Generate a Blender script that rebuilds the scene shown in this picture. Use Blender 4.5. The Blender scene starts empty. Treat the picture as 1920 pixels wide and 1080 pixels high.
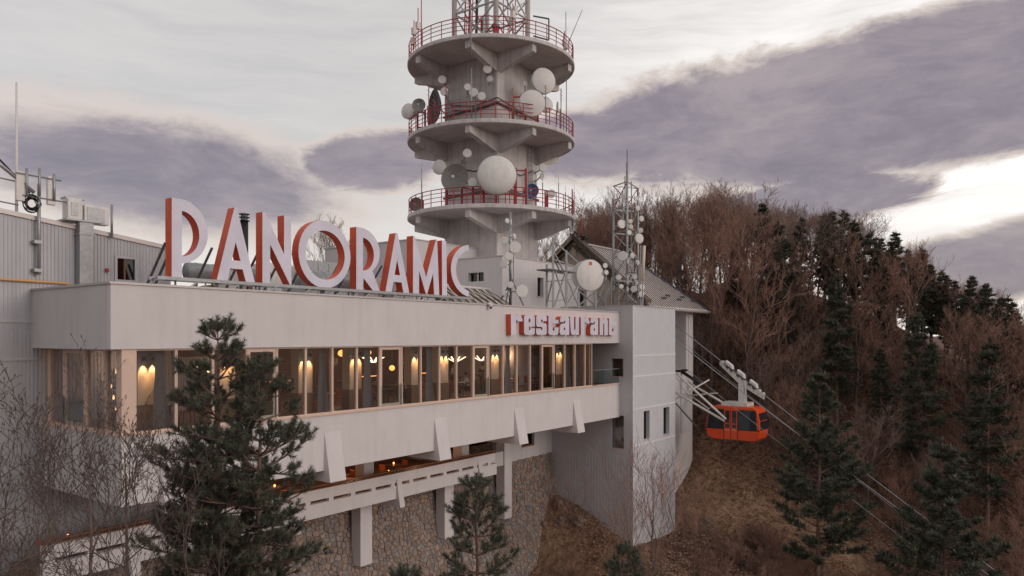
import bpy, bmesh, math, random
from mathutils import Vector, Matrix
from mathutils.geometry import tessellate_polygon
R = math.radians
sc = bpy.context.scene
COL = sc.collection
# ---------------------------------------------------------------- camera
Z0 = 30.0                       # camera height; scene heights below are relative to it
cd = bpy.data.cameras.new('camera'); cam = bpy.data.objects.new('camera', cd); COL.objects.link(cam)
cam.location = (0, 0, Z0); cam.rotation_euler = (R(90), 0, 0)
cd.lens = 25.95; cd.sensor_width = 36; cd.shift_y = 93/1920; cd.clip_start = .1; cd.clip_end = 20000
sc.camera = cam
# ---------------------------------------------------------------- sky
wd = bpy.data.worlds.new('World'); sc.world = wd; wd.use_nodes = True
nt = wd.node_tree; nt.nodes.clear()
class S:
    def __init__(s, k): s.k = k
    def _b(s, op, o, r=False):
        return mth(op, o, s) if r else mth(op, s, o)
    def __add__(s, o): return s._b('ADD', o)
    __radd__ = __add__
    def __mul__(s, o): return s._b('MULTIPLY', o)
    __rmul__ = __mul__
    def __sub__(s, o): return s._b('SUBTRACT', o)
    def __rsub__(s, o): return s._b('SUBTRACT', o, True)
    def __truediv__(s, o): return s._b('DIVIDE', o)
def mth(op, *a):
    n = nt.nodes.new('ShaderNodeMath'); n.operation = op
    for i, x in enumerate(a):
        if isinstance(x, S): nt.links.new(x.k, n.inputs[i])
        else: n.inputs[i].default_value = x
    return S(n.outputs[0])
def sstep(x, lo, hi):
    n = nt.nodes.new('ShaderNodeMapRange'); n.interpolation_type = 'SMOOTHSTEP'
    nt.links.new(x.k, n.inputs[0]); n.inputs[1].default_value = lo; n.inputs[2].default_value = hi
    return S(n.outputs[0])
def noise(vec, scale, detail=4, rough=.55, seed=0.0):
    n = nt.nodes.new('ShaderNodeTexNoise'); n.noise_dimensions = '4D'
    n.inputs['W'].default_value = seed; n.inputs['Scale'].default_value = scale
    n.inputs['Detail'].default_value = detail; n.inputs['Roughness'].default_value = rough
    nt.links.new(vec, n.inputs['Vector']); return S(n.outputs[0])
def mixc(f, c1, c2):
    n = nt.nodes.new('ShaderNodeMix'); n.data_type = 'RGBA'
    nt.links.new(f.k, n.inputs[0])
    for i, c in ((6, c1), (7, c2)):
        if isinstance(c, tuple): n.inputs[i].default_value = (*c, 1)
        else: nt.links.new(c, n.inputs[i])
    return n.outputs[2]
tc = nt.nodes.new('ShaderNodeTexCoord'); sx = nt.nodes.new('ShaderNodeSeparateXYZ')
nt.links.new(tc.outputs['Generated'], sx.inputs[0])
X, Y, Z = S(sx.outputs[0]), S(sx.outputs[1]), S(sx.outputs[2])
az = mth('ARCTAN2', X, Y); el = mth('ARCSINE', Z)
cv = nt.nodes.new('ShaderNodeCombineXYZ'); nt.links.new(az.k, cv.inputs[0]); nt.links.new((el*2.6).k, cv.inputs[1])
# streak coordinates: the cloud sheets lie flat, so they are stretched along the horizon
wn = nt.nodes.new('ShaderNodeTexNoise'); wn.inputs['Scale'].default_value = 4.0; wn.inputs['Detail'].default_value = 3; nt.links.new(cv.outputs[0], wn.inputs['Vector'])
wv = nt.nodes.new('ShaderNodeVectorMath'); wv.operation = 'MULTIPLY_ADD'; wv.inputs[1].default_value = (.16, .16, 0); nt.links.new(wn.outputs['Color'], wv.inputs[0]); nt.links.new(cv.outputs[0], wv.inputs[2])
n1 = noise(wv.outputs[0], 5.0, 9, .64, 1.3) - .5
n2 = noise(wv.outputs[0], 17.0, 8, .68, 4.1) - .5
n3 = noise(wv.outputs[0], 2.2, 6, .55, 8.2) - .5
def bank(cx, cy, rx, ry, tilt, soft, amp=.5):
    """a long cloud bank, (azimuth, elevation) in degrees, soft ragged rim"""
    dx = az - R(cx); dy = el - R(cy); c, s = math.cos(R(tilt)), math.sin(R(tilt))
    u = (dx*c + dy*s)/R(rx); v = (dy*c - dx*s)/R(ry)
    d = 1 - mth('SQRT', u*u + v*v)
    return sstep(d + n1*amp*1.25 + n2*amp*.9, -soft*.3, soft*.8)
banks = [bank(28, 16.0, 26, 5.3, 4, .36, .42), bank(7, 14.4, 10, 2.7, 0, .5, .5), bank(22.5, 9.7, 8.5, 1.9, 5, .5, .8), bank(38, 5.7, 15, 2.7, 9, .5, .4),
         bank(-25.5, 11.2, 15.0, 4.4, -5, 1.0, .45), bank(-10.5, 13.2, 6, 2.6, 8, .6, .7), bank(-42, 11.8, 10, 2.8, 0, 1.0, .6),
         bank(70, 17, 26, 7, 4, .5, .6), bank(-84, 16, 24, 6, -4, .6, .6), bank(150, 18, 40, 8, 3, .6, .7), bank(-140, 15, 30, 7, -3, .6, .7)]
dens = banks[0]
for b_ in banks[1:]: dens = mth('MAXIMUM', dens, b_)
# bright rim low in the sky towards the hidden sun (to the right), paler grey to the left and higher up
warm = sstep(az, R(-12), R(30)) * sstep(el*-1.0, R(-62), R(-2))
low = sstep(el*-1.0, R(-16), R(2))
veil = mixc(warm, (.48, .46, .445), (.88, .84, .81))
sv_ = nt.nodes.new('ShaderNodeMapping'); sv_.inputs['Rotation'].default_value = (0, 0, R(-14)); sv_.inputs['Scale'].default_value = (1.3, 4.5, 1); nt.links.new(wv.outputs[0], sv_.inputs[0])
n4 = noise(sv_.outputs[0], 3.0, 8, .62, 2.7) - .5
veil = mixc(sstep(n4 + n3*.4, -.22, .28)*.55, veil, (.345, .335, .335))
veil = mixc(low*.5, veil, (.78, .69, .64))
body = mixc(sstep(n3*.9 + n1*1.0 + n2*.5, -.3, .3), (.30, .252, .258), (.158, .136, .166))
edge = (.50, .43, .39)
cl = mixc(sstep(dens, .2, .8), edge, body)
skyc = mixc(sstep(dens, .0, .32), veil, cl)
bgv = nt.nodes.new('ShaderNodeBackground'); nt.links.new(skyc, bgv.inputs[0]); bgv.inputs[1].default_value = 1.0
st = nt.nodes.new('ShaderNodeTexSky'); st.sky_type = 'NISHITA'; st.sun_disc = False
SUN_EL, SUN_AZ = 16, 118        # azimuth clockwise from the view axis (+Y)
st.sun_elevation = R(SUN_EL); st.sun_rotation = R(SUN_AZ)
bgs = nt.nodes.new('ShaderNodeBackground'); nt.links.new(st.outputs[0], bgs.inputs[0]); bgs.inputs[1].default_value = .08
mx = nt.nodes.new('ShaderNodeMixShader'); mx.inputs[0].default_value = .9
nt.links.new(bgs.outputs[0], mx.inputs[1]); nt.links.new(bgv.outputs[0], mx.inputs[2])
wo = nt.nodes.new('ShaderNodeOutputWorld'); nt.links.new(mx.outputs[0], wo.inputs[0])
# ---------------------------------------------------------------- sun behind cloud: weak, wide
sl = bpy.data.lights.new('sun', 'SUN'); sun = bpy.data.objects.new('sun', sl); COL.objects.link(sun)
sl.energy = .55; sl.angle = R(28); sl.color = (1, .86, .77)
sd = Vector((math.sin(R(SUN_AZ))*math.cos(R(SUN_EL)), math.cos(R(SUN_AZ))*math.cos(R(SUN_EL)), math.sin(R(SUN_EL))))
sun.rotation_euler = sd.to_track_quat('Z', 'Y').to_euler(); sun.location = sd*200
# ---------------------------------------------------------------- exposure
vs = sc.view_settings; vs.view_transform = 'Standard'; vs.look = 'None'; vs.exposure = .6; vs.gamma = 1
sc.cycles.use_denoising = True; sc.cycles.max_bounces = 8; sc.cycles.transparent_max_bounces = 12
sc.cycles.sample_clamp_indirect = 4
# ---------------------------------------------------------------- the building frame
# a runs along the long facade (away to the right), b into the building, z is height relative to the camera
F, CX, HY = 1384.0, 960.0, 633.0
TA = math.atan2(1019, 1384); SN, CS = math.sin(TA), math.cos(TA)
CO = (-12.8, 24.2); ROT = math.pi/2 - TA
def W(a, b, z): return Vector((CO[0] + a*SN - b*CS, CO[1] + a*CS + b*SN, Z0 + z))
def L(x, y): dx, dy = x - CO[0], y - CO[1]; return (dx*SN + dy*CS, -dx*CS + dy*SN)
def aty(x, y, D): k = (x - CX)/F; a, b = L(k*D, D); return (a, b, (HY - y)/F*D)
def onb(x, y, b):
    k = (x - CX)/F; D = (b - CS*CO[0] + SN*CO[1])/(SN - CS*k)
    return (L(k*D, D)[0], b, (HY - y)/F*D)
def ona(x, y, a):
    k = (x - CX)/F; D = (a + SN*CO[0] + CS*CO[1])/(CS + SN*k)
    return (a, L(k*D, D)[1], (HY - y)/F*D)
# ---------------------------------------------------------------- mesh helpers
ORG = {}
def link(o, parent=None):
    COL.objects.link(o)
    if parent is not None: o.parent = parent
    return o
def props(o, label=None, cat=None, group=None, kind=None):
    if label: o['label'] = label
    if cat: o['category'] = cat
    if group: o['group'] = group
    if kind: o['kind'] = kind
    return o
def thing(name, label, cat, org, group=None, frame=True):
    o = bpy.data.objects.new(name, None); link(o); o.empty_display_size = .2
    o.location = W(*org); o.rotation_euler = (0, 0, ROT)
    ORG[o] = org
    return props(o, label, cat, group)
class MB:
    def __init__(s): s.v = []; s.f = []
    def add(s, vs, fs):
        n = len(s.v); s.v += [tuple(p) for p in vs]; s.f += [tuple(i + n for i in f) for f in fs]; return s
    def box(s, a0, a1, b0, b1, z0, z1):
        return s.add([(a0,b0,z0),(a1,b0,z0),(a1,b1,z0),(a0,b1,z0),(a0,b0,z1),(a1,b0,z1),(a1,b1,z1),(a0,b1,z1)],
              [(0,3,2,1),(4,5,6,7),(0,1,5,4),(1,2,6,5),(2,3,7,6),(3,0,4,7)])
    def tube(s, p, q, r, r2=None, n=6, caps=True):
        return s.path([p, q], [r, r if r2 is None else r2], n, caps)
    def path(s, pts, rad, n=6, caps=True):
        pts = [Vector(p) for p in pts]; m = len(pts); rings = []
        if not isinstance(rad, (list, tuple)): rad = [rad]*m
        base = len(s.v)
        for i, p in enumerate(pts):
            t = (pts[min(i+1, m-1)] - pts[max(i-1, 0)])
            t = t.normalized() if t.length > 1e-9 else Vector((0,0,1))
            x = t.orthogonal().normalized() if abs(t.z) > .95 else Vector((0,0,1)).cross(t).normalized()
            y = t.cross(x)
            for k in range(n):
                w = 2*math.pi*k/n
                s.v.append(tuple(p + (x*math.cos(w) + y*math.sin(w))*rad[i]))
        for i in range(m-1):
            for k in range(n):
                k2 = (k+1) % n; o = base + i*n
                s.f.append((o+k, o+k2, o+n+k2, o+n+k))
        if caps and n > 2:
            s.f.append(tuple(base + k for k in reversed(range(n)))); s.f.append(tuple(base + (m-1)*n + k for k in range(n)))
        return s
    def bar(s, p, q, w, h=None):            # rectangular bar
        p, q = Vector(p), Vector(q); h = h or w; t = (q - p).normalized()
        x = (t.orthogonal() if abs(t.z) > .98 else Vector((0,0,1)).cross(t)).normalized(); y = t.cross(x)
        c = [(x*sx*w/2 + y*sy*h/2) for sx, sy in ((-1,-1),(1,-1),(1,1),(-1,1))]
        return s.add([p + d for d in c] + [q + d for d in c], [(3,2,1,0),(4,5,6,7),(0,1,5,4),(1,2,6,5),(2,3,7,6),(3,0,4,7)])
    def lathe(s, c, axis, prof, n=20, close=True):
        c = Vector(c); t = Vector(axis).normalized(); x = t.orthogonal().normalized(); y = t.cross(x); base = len(s.v)
        for r, h in prof:
            for k in range(n):
                w = 2*math.pi*k/n; s.v.append(tuple(c + t*h + (x*math.cos(w) + y*math.sin(w))*r))
        for i in range(len(prof)-1):
            for k in range(n):
                k2 = (k+1) % n; o = base + i*n; s.f.append((o+k, o+k2, o+n+k2, o+n+k))
        if close:
            s.f.append(tuple(base + k for k in reversed(range(n)))); s.f.append(tuple(base + (len(prof)-1)*n + k for k in range(n)))
        return s
    def prism(s, poly, d, cap0=True, cap1=True):  # poly: 3d points, extruded by vector d
        n = len(poly); d = Vector(d)
        vs = [Vector(p) for p in poly]; fs = [(i, (i+1) % n, n + (i+1) % n, n + i) for i in range(n)]
        if cap0: fs.append(tuple(reversed(range(n))))
        if cap1: fs.append(tuple(range(n, 2*n)))
        return s.add(vs + [p + d for p in vs], fs)
    def shape(s, loops, d, front=True, back=True, sides=True):   # loops: outer then holes, 3d points
        L3 = [[Vector(p) for p in l] for l in loops]; flat = [p for l in L3 for p in l]; n = len(flat); d = Vector(d)
        tri = tessellate_polygon(L3); fs = []
        if front: fs += [tuple(t) for t in tri]
        if back: fs += [tuple(i + n for i in reversed(t)) for t in tri]
        if sides:
            o = 0
            for l in L3:
                m = len(l)
                for i in range(m): fs.append((o+i, o+(i+1) % m, n+o+(i+1) % m, n+o+i))
                o += m
        return s.add(flat + [p + d for p in flat], fs)
    def build(s, name, mat, parent=None, smooth=False, org=None, label=None, cat=None, group=None, kind=None, fix=True):
        if org is None: org = ORG[parent] if parent is not None else (0, 0, 0)
        me = bpy.data.meshes.new(name)
        me.from_pydata([(x - org[0], y - org[1], z - org[2]) for x, y, z in s.v], [], s.f)
        if fix:
            bm = bmesh.new(); bm.from_mesh(me); bmesh.ops.recalc_face_normals(bm, faces=bm.faces); bm.to_mesh(me); bm.free()
        if smooth:
            for p in me.polygons: p.use_smooth = True
        me.materials.append(mat); o = bpy.data.objects.new(name, me); link(o, parent)
        if parent is None: o.location = W(*org); o.rotation_euler = (0, 0, ROT)
        ORG[o] = org
        return props(o, label, cat, group, kind)
def smooth_by_angle(o, ang=35):
    me = o.data; bm = bmesh.new(); bm.from_mesh(me); bmesh.ops.remove_doubles(bm, verts=bm.verts, dist=1e-5)
    for f in bm.faces: f.smooth = True
    for e in bm.edges:
        if len(e.link_faces) == 2 and e.calc_face_angle(0) > R(ang): e.smooth = False
    bm.to_mesh(me); bm.free(); return o
def bevel(o, w=.02, seg=2):
    m = o.modifiers.new('bevel', 'BEVEL'); m.width = w; m.segments = seg; m.limit_method = 'ANGLE'; m.angle_limit = R(40); return o
def copytree(o, parent=None):
    c = o.copy(); COL.objects.link(c); c.parent = parent
    if parent is None: pass
    ORG[c] = ORG.get(o, (0,0,0))
    for ch in o.children: copytree(ch, c)
    return c
# ---------------------------------------------------------------- materials
def mat(name, col, rough=.6, metal=0.0, var=.12, scale=3.0, bump=0.0, bdist=.03, bscale=30.0, stretch=(1,1,1), col2=None, streak=0.0, spec=.4):
    m = bpy.data.materials.new(name); m.use_nodes = True; t = m.node_tree; b = t.nodes['Principled BSDF']
    b.inputs['Roughness'].default_value = rough; b.inputs['Metallic'].default_value = metal
    b.inputs['Specular IOR Level'].default_value = spec
    tcn = t.nodes.new('ShaderNodeTexCoord'); mp = t.nodes.new('ShaderNodeMapping'); mp.inputs['Scale'].default_value = stretch
    t.links.new(tcn.outputs['Object'], mp.inputs[0])
    def nz(sc_, det, rg=.55):
        n = t.nodes.new('ShaderNodeTexNoise'); n.inputs['Scale'].default_value = sc_; n.inputs['Detail'].default_value = det
        n.inputs['Roughness'].default_value = rg; t.links.new(mp.outputs[0], n.inputs['Vector']); return n
    n = nz(scale, 6, .6)
    rp = t.nodes.new('ShaderNodeValToRGB'); rp.color_ramp.elements[0].position = .32; rp.color_ramp.elements[1].position = .68
    c2 = col2 or tuple(min(1, c*(1 + var)) for c in col); c1 = col if col2 else tuple(c*(1 - var) for c in col)
    rp.color_ramp.elements[0].color = (*c1, 1); rp.color_ramp.elements[1].color = (*c2, 1)
    t.links.new(n.outputs[0], rp.inputs[0]); out = rp.outputs[0]
    if streak:
        mp2 = t.nodes.new('ShaderNodeMapping'); mp2.inputs['Scale'].default_value = (1.9, 1.9, .16)
        t.links.new(tcn.outputs['Object'], mp2.inputs[0])
        n2 = t.nodes.new('ShaderNodeTexNoise'); n2.inputs['Scale'].default_value = 1.6; n2.inputs['Detail'].default_value = 9
        t.links.new(mp2.outputs[0], n2.inputs['Vector'])
        r2 = t.nodes.new('ShaderNodeMapRange'); r2.inputs[1].default_value = .48; r2.inputs[2].default_value = .75
        r2.inputs[3].default_value = 1; r2.inputs[4].default_value = 1 - streak
        t.links.new(n2.outputs[0], r2.inputs[0])
        mu = t.nodes.new('ShaderNodeMix'); mu.data_type = 'RGBA'; mu.blend_type = 'MULTIPLY'; mu.inputs[0].default_value = 1
        t.links.new(out, mu.inputs[6]); t.links.new(r2.outputs[0], mu.inputs[7]); out = mu.outputs[2]
    t.links.new(out, b.inputs['Base Color'])
    if bump:
        nb = nz(bscale, 5, .6); bp = t.nodes.new('ShaderNodeBump'); bp.inputs['Strength'].default_value = bump; bp.inputs['Distance'].default_value = bdist
        t.links.new(nb.outputs[0], bp.inputs['Height']); t.links.new(bp.outputs[0], b.inputs['Normal'])
    return m
def emit(name, col, s):
    m = bpy.data.materials.new(name); m.use_nodes = True; b = m.node_tree.nodes['Principled BSDF']
    b.inputs['Base Color'].default_value = (*col, 1); b.inputs['Emission Color'].default_value = (*col, 1); b.inputs['Emission Strength'].default_value = s
    return m
def glass(name, tint=(.8,.85,.88), refl=1.5):
    m = bpy.data.materials.new(name); m.use_nodes = True; t = m.node_tree; t.nodes.clear()
    o = t.nodes.new('ShaderNodeOutputMaterial'); mxs = t.nodes.new('ShaderNodeMixShader'); lw = t.nodes.new('ShaderNodeLayerWeight'); lw.inputs[0].default_value = .5; pw = t.nodes.new('ShaderNodeMath'); pw.operation = 'POWER'; pw.inputs[1].default_value = 5; t.links.new(lw.outputs['Facing'], pw.inputs[0]); fr = t.nodes.new('ShaderNodeMapRange'); fr.inputs[3].default_value = ((refl-1)/(refl+1))**2; t.links.new(pw.outputs[0], fr.inputs[0])
    tr = t.nodes.new('ShaderNodeBsdfTransparent'); tr.inputs[0].default_value = (*tint, 1)
    gl = t.nodes.new('ShaderNodeBsdfGlossy'); gl.inputs['Roughness'].default_value = .015
    t.links.new(fr.outputs[0], mxs.inputs[0]); t.links.new(tr.outputs[0], mxs.inputs[1]); t.links.new(gl.outputs[0], mxs.inputs[2])
    t.links.new(mxs.outputs[0], o.inputs[0]); return m
M = dict(
 render=mat('render_plaster', (.62,.585,.59), .85, var=.035, scale=.8, bump=.12, bscale=60, streak=.07),
 render2=mat('grey_and_shaded_render', (.55,.53,.54), .85, var=.04, scale=.7, bump=.1, bscale=60, streak=.08),
 concrete=mat('painted_concrete', (.56,.53,.525), .8, var=.09, scale=1.1, bump=.15, bscale=18, streak=.32),
 soffit=mat('soffit_concrete', (.50,.46,.45), .85, streak=.15, var=.13, scale=.9, bump=.1, bscale=20),
 cap=mat('coping_metal', (.50,.46,.45), .45, .3, var=.05),
 corr=mat('corrugated_sheet', (.40,.40,.43), .5, .25, var=.05, scale=1.2, streak=.12),
 ribbed=mat('ribbed_cladding', (.52,.51,.54), .6, .05, var=.04, scale=.9, streak=.07),
 panel=mat('facade_panel', (.56,.565,.60), .6, .0, var=.03, scale=1.5, bump=.04, bscale=120, streak=.06),
 joint=mat('panel_joint', (.70,.70,.73), .6, var=.03),
 frame=mat('window_frame', (.64,.47,.39), .45, var=.05, scale=4),
 wood=mat('dark_wood', (.13,.060,.030), .4, var=.3, scale=3, stretch=(1,8,8)),
 rail=mat('wood_rail', (.20,.085,.04), .5, var=.3, scale=3, stretch=(1,8,8)),
 clad=mat('wood_cladding', (.26,.17,.105), .5, var=.2, scale=4, stretch=(8,8,1)),
 cream=mat('cream_plaster', (.66,.58,.48), .8, var=.04),
 dark=mat('dark_ceiling', (.055,.05,.055), .7, var=.1),
 floorw=mat('interior_floor', (.16,.09,.055), .35, var=.25, scale=2),
 curtain=mat('grey_curtain', (.37,.34,.31), .9, var=.08, scale=5),
 red=mat('orange_red_paint', (.62,.090,.030), .5, var=.14, scale=2.5, streak=.16),
 face=mat('lavender_face', (.62,.60,.70), .35, var=.08, scale=1.2, streak=.06),
 white=mat('white_paint', (.66,.63,.62), .5, var=.06, scale=3, streak=.12),
 dish=mat('dish_white', (.67,.65,.635), .5, var=.05, scale=2.5, streak=.10),
 dishgrey=mat('dish_grey', (.21,.20,.195), .5, .1, var=.1, scale=5),
 dishdark=mat('dish_dark', (.085,.075,.08), .6, .2, var=.2, scale=3),
 dishblue=mat('dish_blue', (.07,.17,.36), .45, .0, var=.12, scale=4),
 galv=mat('galvanised_steel', (.33,.34,.35), .45, .55, var=.15, scale=6),
 steel=mat('dark_steel', (.12,.125,.135), .5, .4, var=.15, scale=6),
 redsteel=mat('red_steel', (.36,.035,.04), .5, .1, var=.18, scale=5),
 rust=mat('old_timber', (.10,.075,.06), .85, var=.35, scale=3, bump=.3),
 tan=mat('aged_plaster', (.45,.37,.30), .9, var=.15, scale=2, bump=.2, streak=.25),
 roofm=mat('metal_roof', (.74,.66,.63), .55, 0, var=.08, scale=2, streak=.12),
 seam=mat('roof_seam', (.16,.135,.13), .6, 0), bluetrim=mat('blue_verge', (.055,.06,.10), .5, .2),
 black=mat('black_metal', (.02,.02,.022), .45, .2),
 cabin=mat('cabin_orange', (.78,.085,.018), .28, .0, var=.04, spec=.5),
 cwhite=mat('carriage_white', (.68,.66,.63), .45, var=.08, scale=5, streak=.15),
 pipe=mat('yellow_pipe', (.62,.33,.13), .5, var=.08),
 orange=mat('orange_seat', (.50,.12,.03), .6, var=.1),
 mortar=mat('mortar', (.22,.18,.155), .95, var=.25, scale=4, bump=.5, bscale=14),
 bark=mat('grey_bark', (.135,.098,.085), .9, var=.3, scale=6),
 twig=mat('brown_twig', (.29,.168,.128), .9, var=.3, scale=2), twiggrey=mat('grey_twig', (.24,.168,.14), .9, var=.3, scale=2),
 twigpale=mat('pale_twig', (.105,.074,.064), .9, var=.25, scale=2),
 pinebark=mat('pine_bark', (.17,.105,.085), .9, var=.3, scale=5, bump=.4, bscale=10),
 needle=mat('pine_needles', (.054,.064,.046), .6, var=.35, scale=1.6, col2=(.125,.132,.088)),
 needlefar=mat('pine_needles_far', (.046,.056,.040), .7, scale=.6, col2=(.105,.108,.072)),
 ivy=mat('ivy_leaves', (.020,.028,.020), .6, scale=1.5, col2=(.045,.05,.035)),
 skin=mat('skin', (.42,.24,.17), .5, var=.03), hair=mat('dark_hair', (.03,.02,.015), .6),
 shirtw=mat('white_shirt', (.72,.70,.68), .8, var=.03), shirtd=mat('black_clothes', (.02,.02,.025), .8), shirtp=mat('pink_shirt', (.62,.30,.26), .8),
 jeans=mat('dark_trousers', (.03,.035,.06), .8),
 paper=mat('white_ware', (.75,.73,.70), .4, var=.02),
 lamp=emit('warm_lamp', (1,.50,.20), 2.5), led=emit('led_strip', (1,.66,.40), 4.5), amber=emit('amber_lamp', (1,.36,.09), 2.6),  # the first only makes bottles glow as if lit; it is no lamp
 glass=glass('window_glass', (.78,.80,.82), 2.15), dglass=glass('dark_glass', (.28,.33,.36), 1.6), rail_glass=glass('clear_glass', (.86,.92,.92), 1.45),
)
# ================================================================ restaurant building
rnd = random.Random(7)
ZF, ZW, ZS, ZB = 1.75, -.39, -3.2, -5.58      # fascia top, window head, sill, slab bottom
ZI = -3.25                                    # dining-room floor
AE = 34.4                                     # right end of the long facade
def wallface(mb, ax, c, u0, u1, z0, z1, holes, depth):
    P = (lambda u, z, d: (u, c + d, z)) if ax == 'b' else (lambda u, z, d: (c + d, u, z))
    us = sorted({u0, u1, *[h[0] for h in holes], *[h[1] for h in holes]}); zs = sorted({z0, z1, *[h[2] for h in holes], *[h[3] for h in holes]})
    for i in range(len(us)-1):
        for j in range(len(zs)-1):
            um, zm = (us[i]+us[i+1])/2, (zs[j]+zs[j+1])/2
            if any(h[0] < um < h[1] and h[2] < zm < h[3] for h in holes): continue
            mb.add([P(us[i],zs[j],0),P(us[i+1],zs[j],0),P(us[i+1],zs[j+1],0),P(us[i],zs[j+1],0)], [(0,1,2,3)])
    for h in holes:
        q = [(h[0],h[2]),(h[1],h[2]),(h[1],h[3]),(h[0],h[3])]
        for k in range(4):
            (p, r), (s, t) = q[k], q[(k+1) % 4]
            mb.add([P(p,r,0),P(s,t,0),P(s,t,depth),P(p,r,depth)], [(0,1,2,3)])
def corrugated(mb, ax, c, u0, u1, z0, ztop, pitch, d, holes=(), sign=-1):
    P = (lambda u, z, o: (u, c + o*sign, z)) if ax == 'b' else (lambda u, z, o: (c + o*sign, u, z))
    us = []; n = int((u1 - u0)/pitch)
    for i in range(n):
        s = u0 + i*pitch
        us += [(s, 0), (s + pitch*.42, 0), (s + pitch*.55, d), (s + pitch*.87, d)]
    us.append((u0 + n*pitch, 0))
    if us[-1][0] < u1 - .01: us.append((u1, 0))
    for (p, o), (q, r) in zip(us[:-1], us[1:]):
        zt = lambda u: ztop(u) if callable(ztop) else ztop
        um = (p+q)/2; spans = [(z0, None)]
        for h in holes:
            if h[0] < um < h[1]: spans = [(z0, h[2]), (h[3], None)]
        for lo, hi in spans:
            mb.add([P(p,lo,o),P(q,lo,r),P(q,zt(q) if hi is None else hi,r),P(p,zt(p) if hi is None else hi,o)], [(0,1,2,3)])
rb = thing('restaurant_building', 'long white cantilevered restaurant building with a ribbon of lit windows', 'building', (17, 4, -8))
m = MB().box(-.35, AE, 0, .3, ZW, ZF); bevel(m.build('fascia', M['render'], rb), .015)
MB().box(-.35, -.05, .3, 6.05, ZW, ZF-.004).build('fascia_end', M['render2'], rb)  # end coloured darker and cooler than the front: shade put into the render
for k in range(9):
    a0 = -.40 + k*3.87; a1 = min(a0 + 3.865, AE+.03)
    MB().box(a0, a1, -.05, .36, ZF, ZF+.075).build('coping', M['cap'], rb)
for k in range(2): MB().box(-.40, -.0, .362 + k*2.85, .358 + (k+1)*2.85, ZF-.002, ZF+.072).build('coping', M['cap'], rb)
MB().box(-.05, AE, .3, 14, .9, 1.35).build('flat_roof', M['soffit'], rb)
MB().box(-.05, AE, .3, 9.3, ZW+.02, ZW+.10).build('ceiling', M['dark'], rb)
bevel(MB().box(0, AE, .02, .32, ZB, ZS-.06).build('parapet_wall', M['render'], rb), .015)
MB().box(0, .3, .32, 6.05, ZB+.003, ZS-.06).build('parapet_end', M['render2'], rb)  # same darker render as the fascia end, its shade held in the colour
MB().box(.3, AE-.02, .32, 9.3, ZI-.3, ZI).build('dining_floor', M['floorw'], rb)
MB().box(.3, AE-.02, .32, 9.3, ZB+.04, ZB+.25).build('soffit', M['soffit'], rb)
MB().box(.3, 33.2, 9.0, 9.3, ZI, ZW).build('back_wall', M['wood'], rb)
MB().box(32.0, 32.25, 1.2, 9.0, ZI, ZW).build('end_wall', M['clad'], rb)
MB().box(0, 32.1, -.05, .36, ZS-.06, ZS).build('window_sill', M['frame'], rb)
MB().box(-.06, .36, .36, 6.05, ZS-.062, ZS-.002).build('window_sill', M['frame'], rb)
# window bays of the long facade, edges read off the photograph
BW = .16
def fa(x, b=BW): return onb(x, 600, b)[0]
bays = [(252,329,0),(329,398,0),(398,462,0),(462,518,1),(518,572,0),(572,622,0),(622,668,0),(668,711,0),(711,752,1),(752,788,0),(788,823,0),(823,855,0),(855,886,0),
        (886,915,1),(915,942,0),(942,968,0),(968,993,0),(993,1015,0),(1015,1038,1),(1038,1058,0),(1058,1077,0),(1077,1096,0),(1096,1109,0)]
def bay(par, u0, u1, ax, c, door):
    B = (lambda mb, p, q, d0, d1, z0, z1: mb.box(p, q, c+d0, c+d1, z0, z1)) if ax == 'b' else (lambda mb, p, q, d0, d1, z0, z1: mb.box(c+d0, c+d1, p, q, z0, z1))
    t = .045; fr = MB(); g = .004
    B(fr, u0+g, u0+t, -.06, .12, ZS, ZW); B(fr, u1-t, u1-g, -.06, .12, ZS, ZW)
    B(fr, u0+t, u1-t, -.05, .10, ZW-.05, ZW); B(fr, u0+t, u1-t, -.05, .10, ZS, ZS+.05)
    if not door:
        w = fr.build('window', M['frame'], par); pn = MB(); B(pn, u0+t, u1-t, .02, .032, ZS+.05, ZW-.05)
        pn.build('pane', M['glass'], w); return
    w = fr.build('door', M['frame'], par); d = MB(); s = .11
    B(d, u0+t+g, u0+t+s, -.03, .06, ZS+.055, ZW-.055); B(d, u1-t-s, u1-t-g, -.03, .06, ZS+.055, ZW-.055)
    B(d, u0+t+s, u1-t-s, -.03, .06, ZW-.055-s, ZW-.055); B(d, u0+t+s, u1-t-s, -.03, .06, ZS+.055, ZS+.055+s)
    d.build('leaf_frame', M['frame'], w); pn = MB(); B(pn, u0+t+s, u1-t-s, .01, .022, ZS+.055+s, ZW-.055-s); pn.build('pane', M['glass'], w)
    gp = MB(); B(gp, u0+t+.02, u1-t-.02, -.09, -.075, ZS+.06, ZS+1.0); gp.build('guard_glass', M['rail_glass'], w)
    h = MB(); B(h, u1-t-.04, u1-t-.01, -.10, -.065, ZS+.05, ZS+1.06); h.build('guard_post', M['steel'], w)
for x0, x1, dr in bays: bay(rb, fa(x0), fa(x1), 'b', BW, dr)
MB().box(.03, fa(252)-.004, .06, .42, ZS, ZW).build('corner_post', M['frame'], rb)
eb = [ona(x, 600, .16)[1] for x in (226, 200, 162, 122, 93)]
for k, dr in enumerate((0, 0, 1, 0)): bay(rb, eb[k], eb[k+1], 'a', .16, dr)
a_end = fa(1109)
MB().box(a_end, a_end+.1, .35, 1.2, ZS, ZW).build('return_post', M['frame'], rb)
MB().box(a_end+.12, 32.0, 1.1, 1.13, ZS, ZW).build('recessed_pane', M['dglass'], rb)
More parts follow.
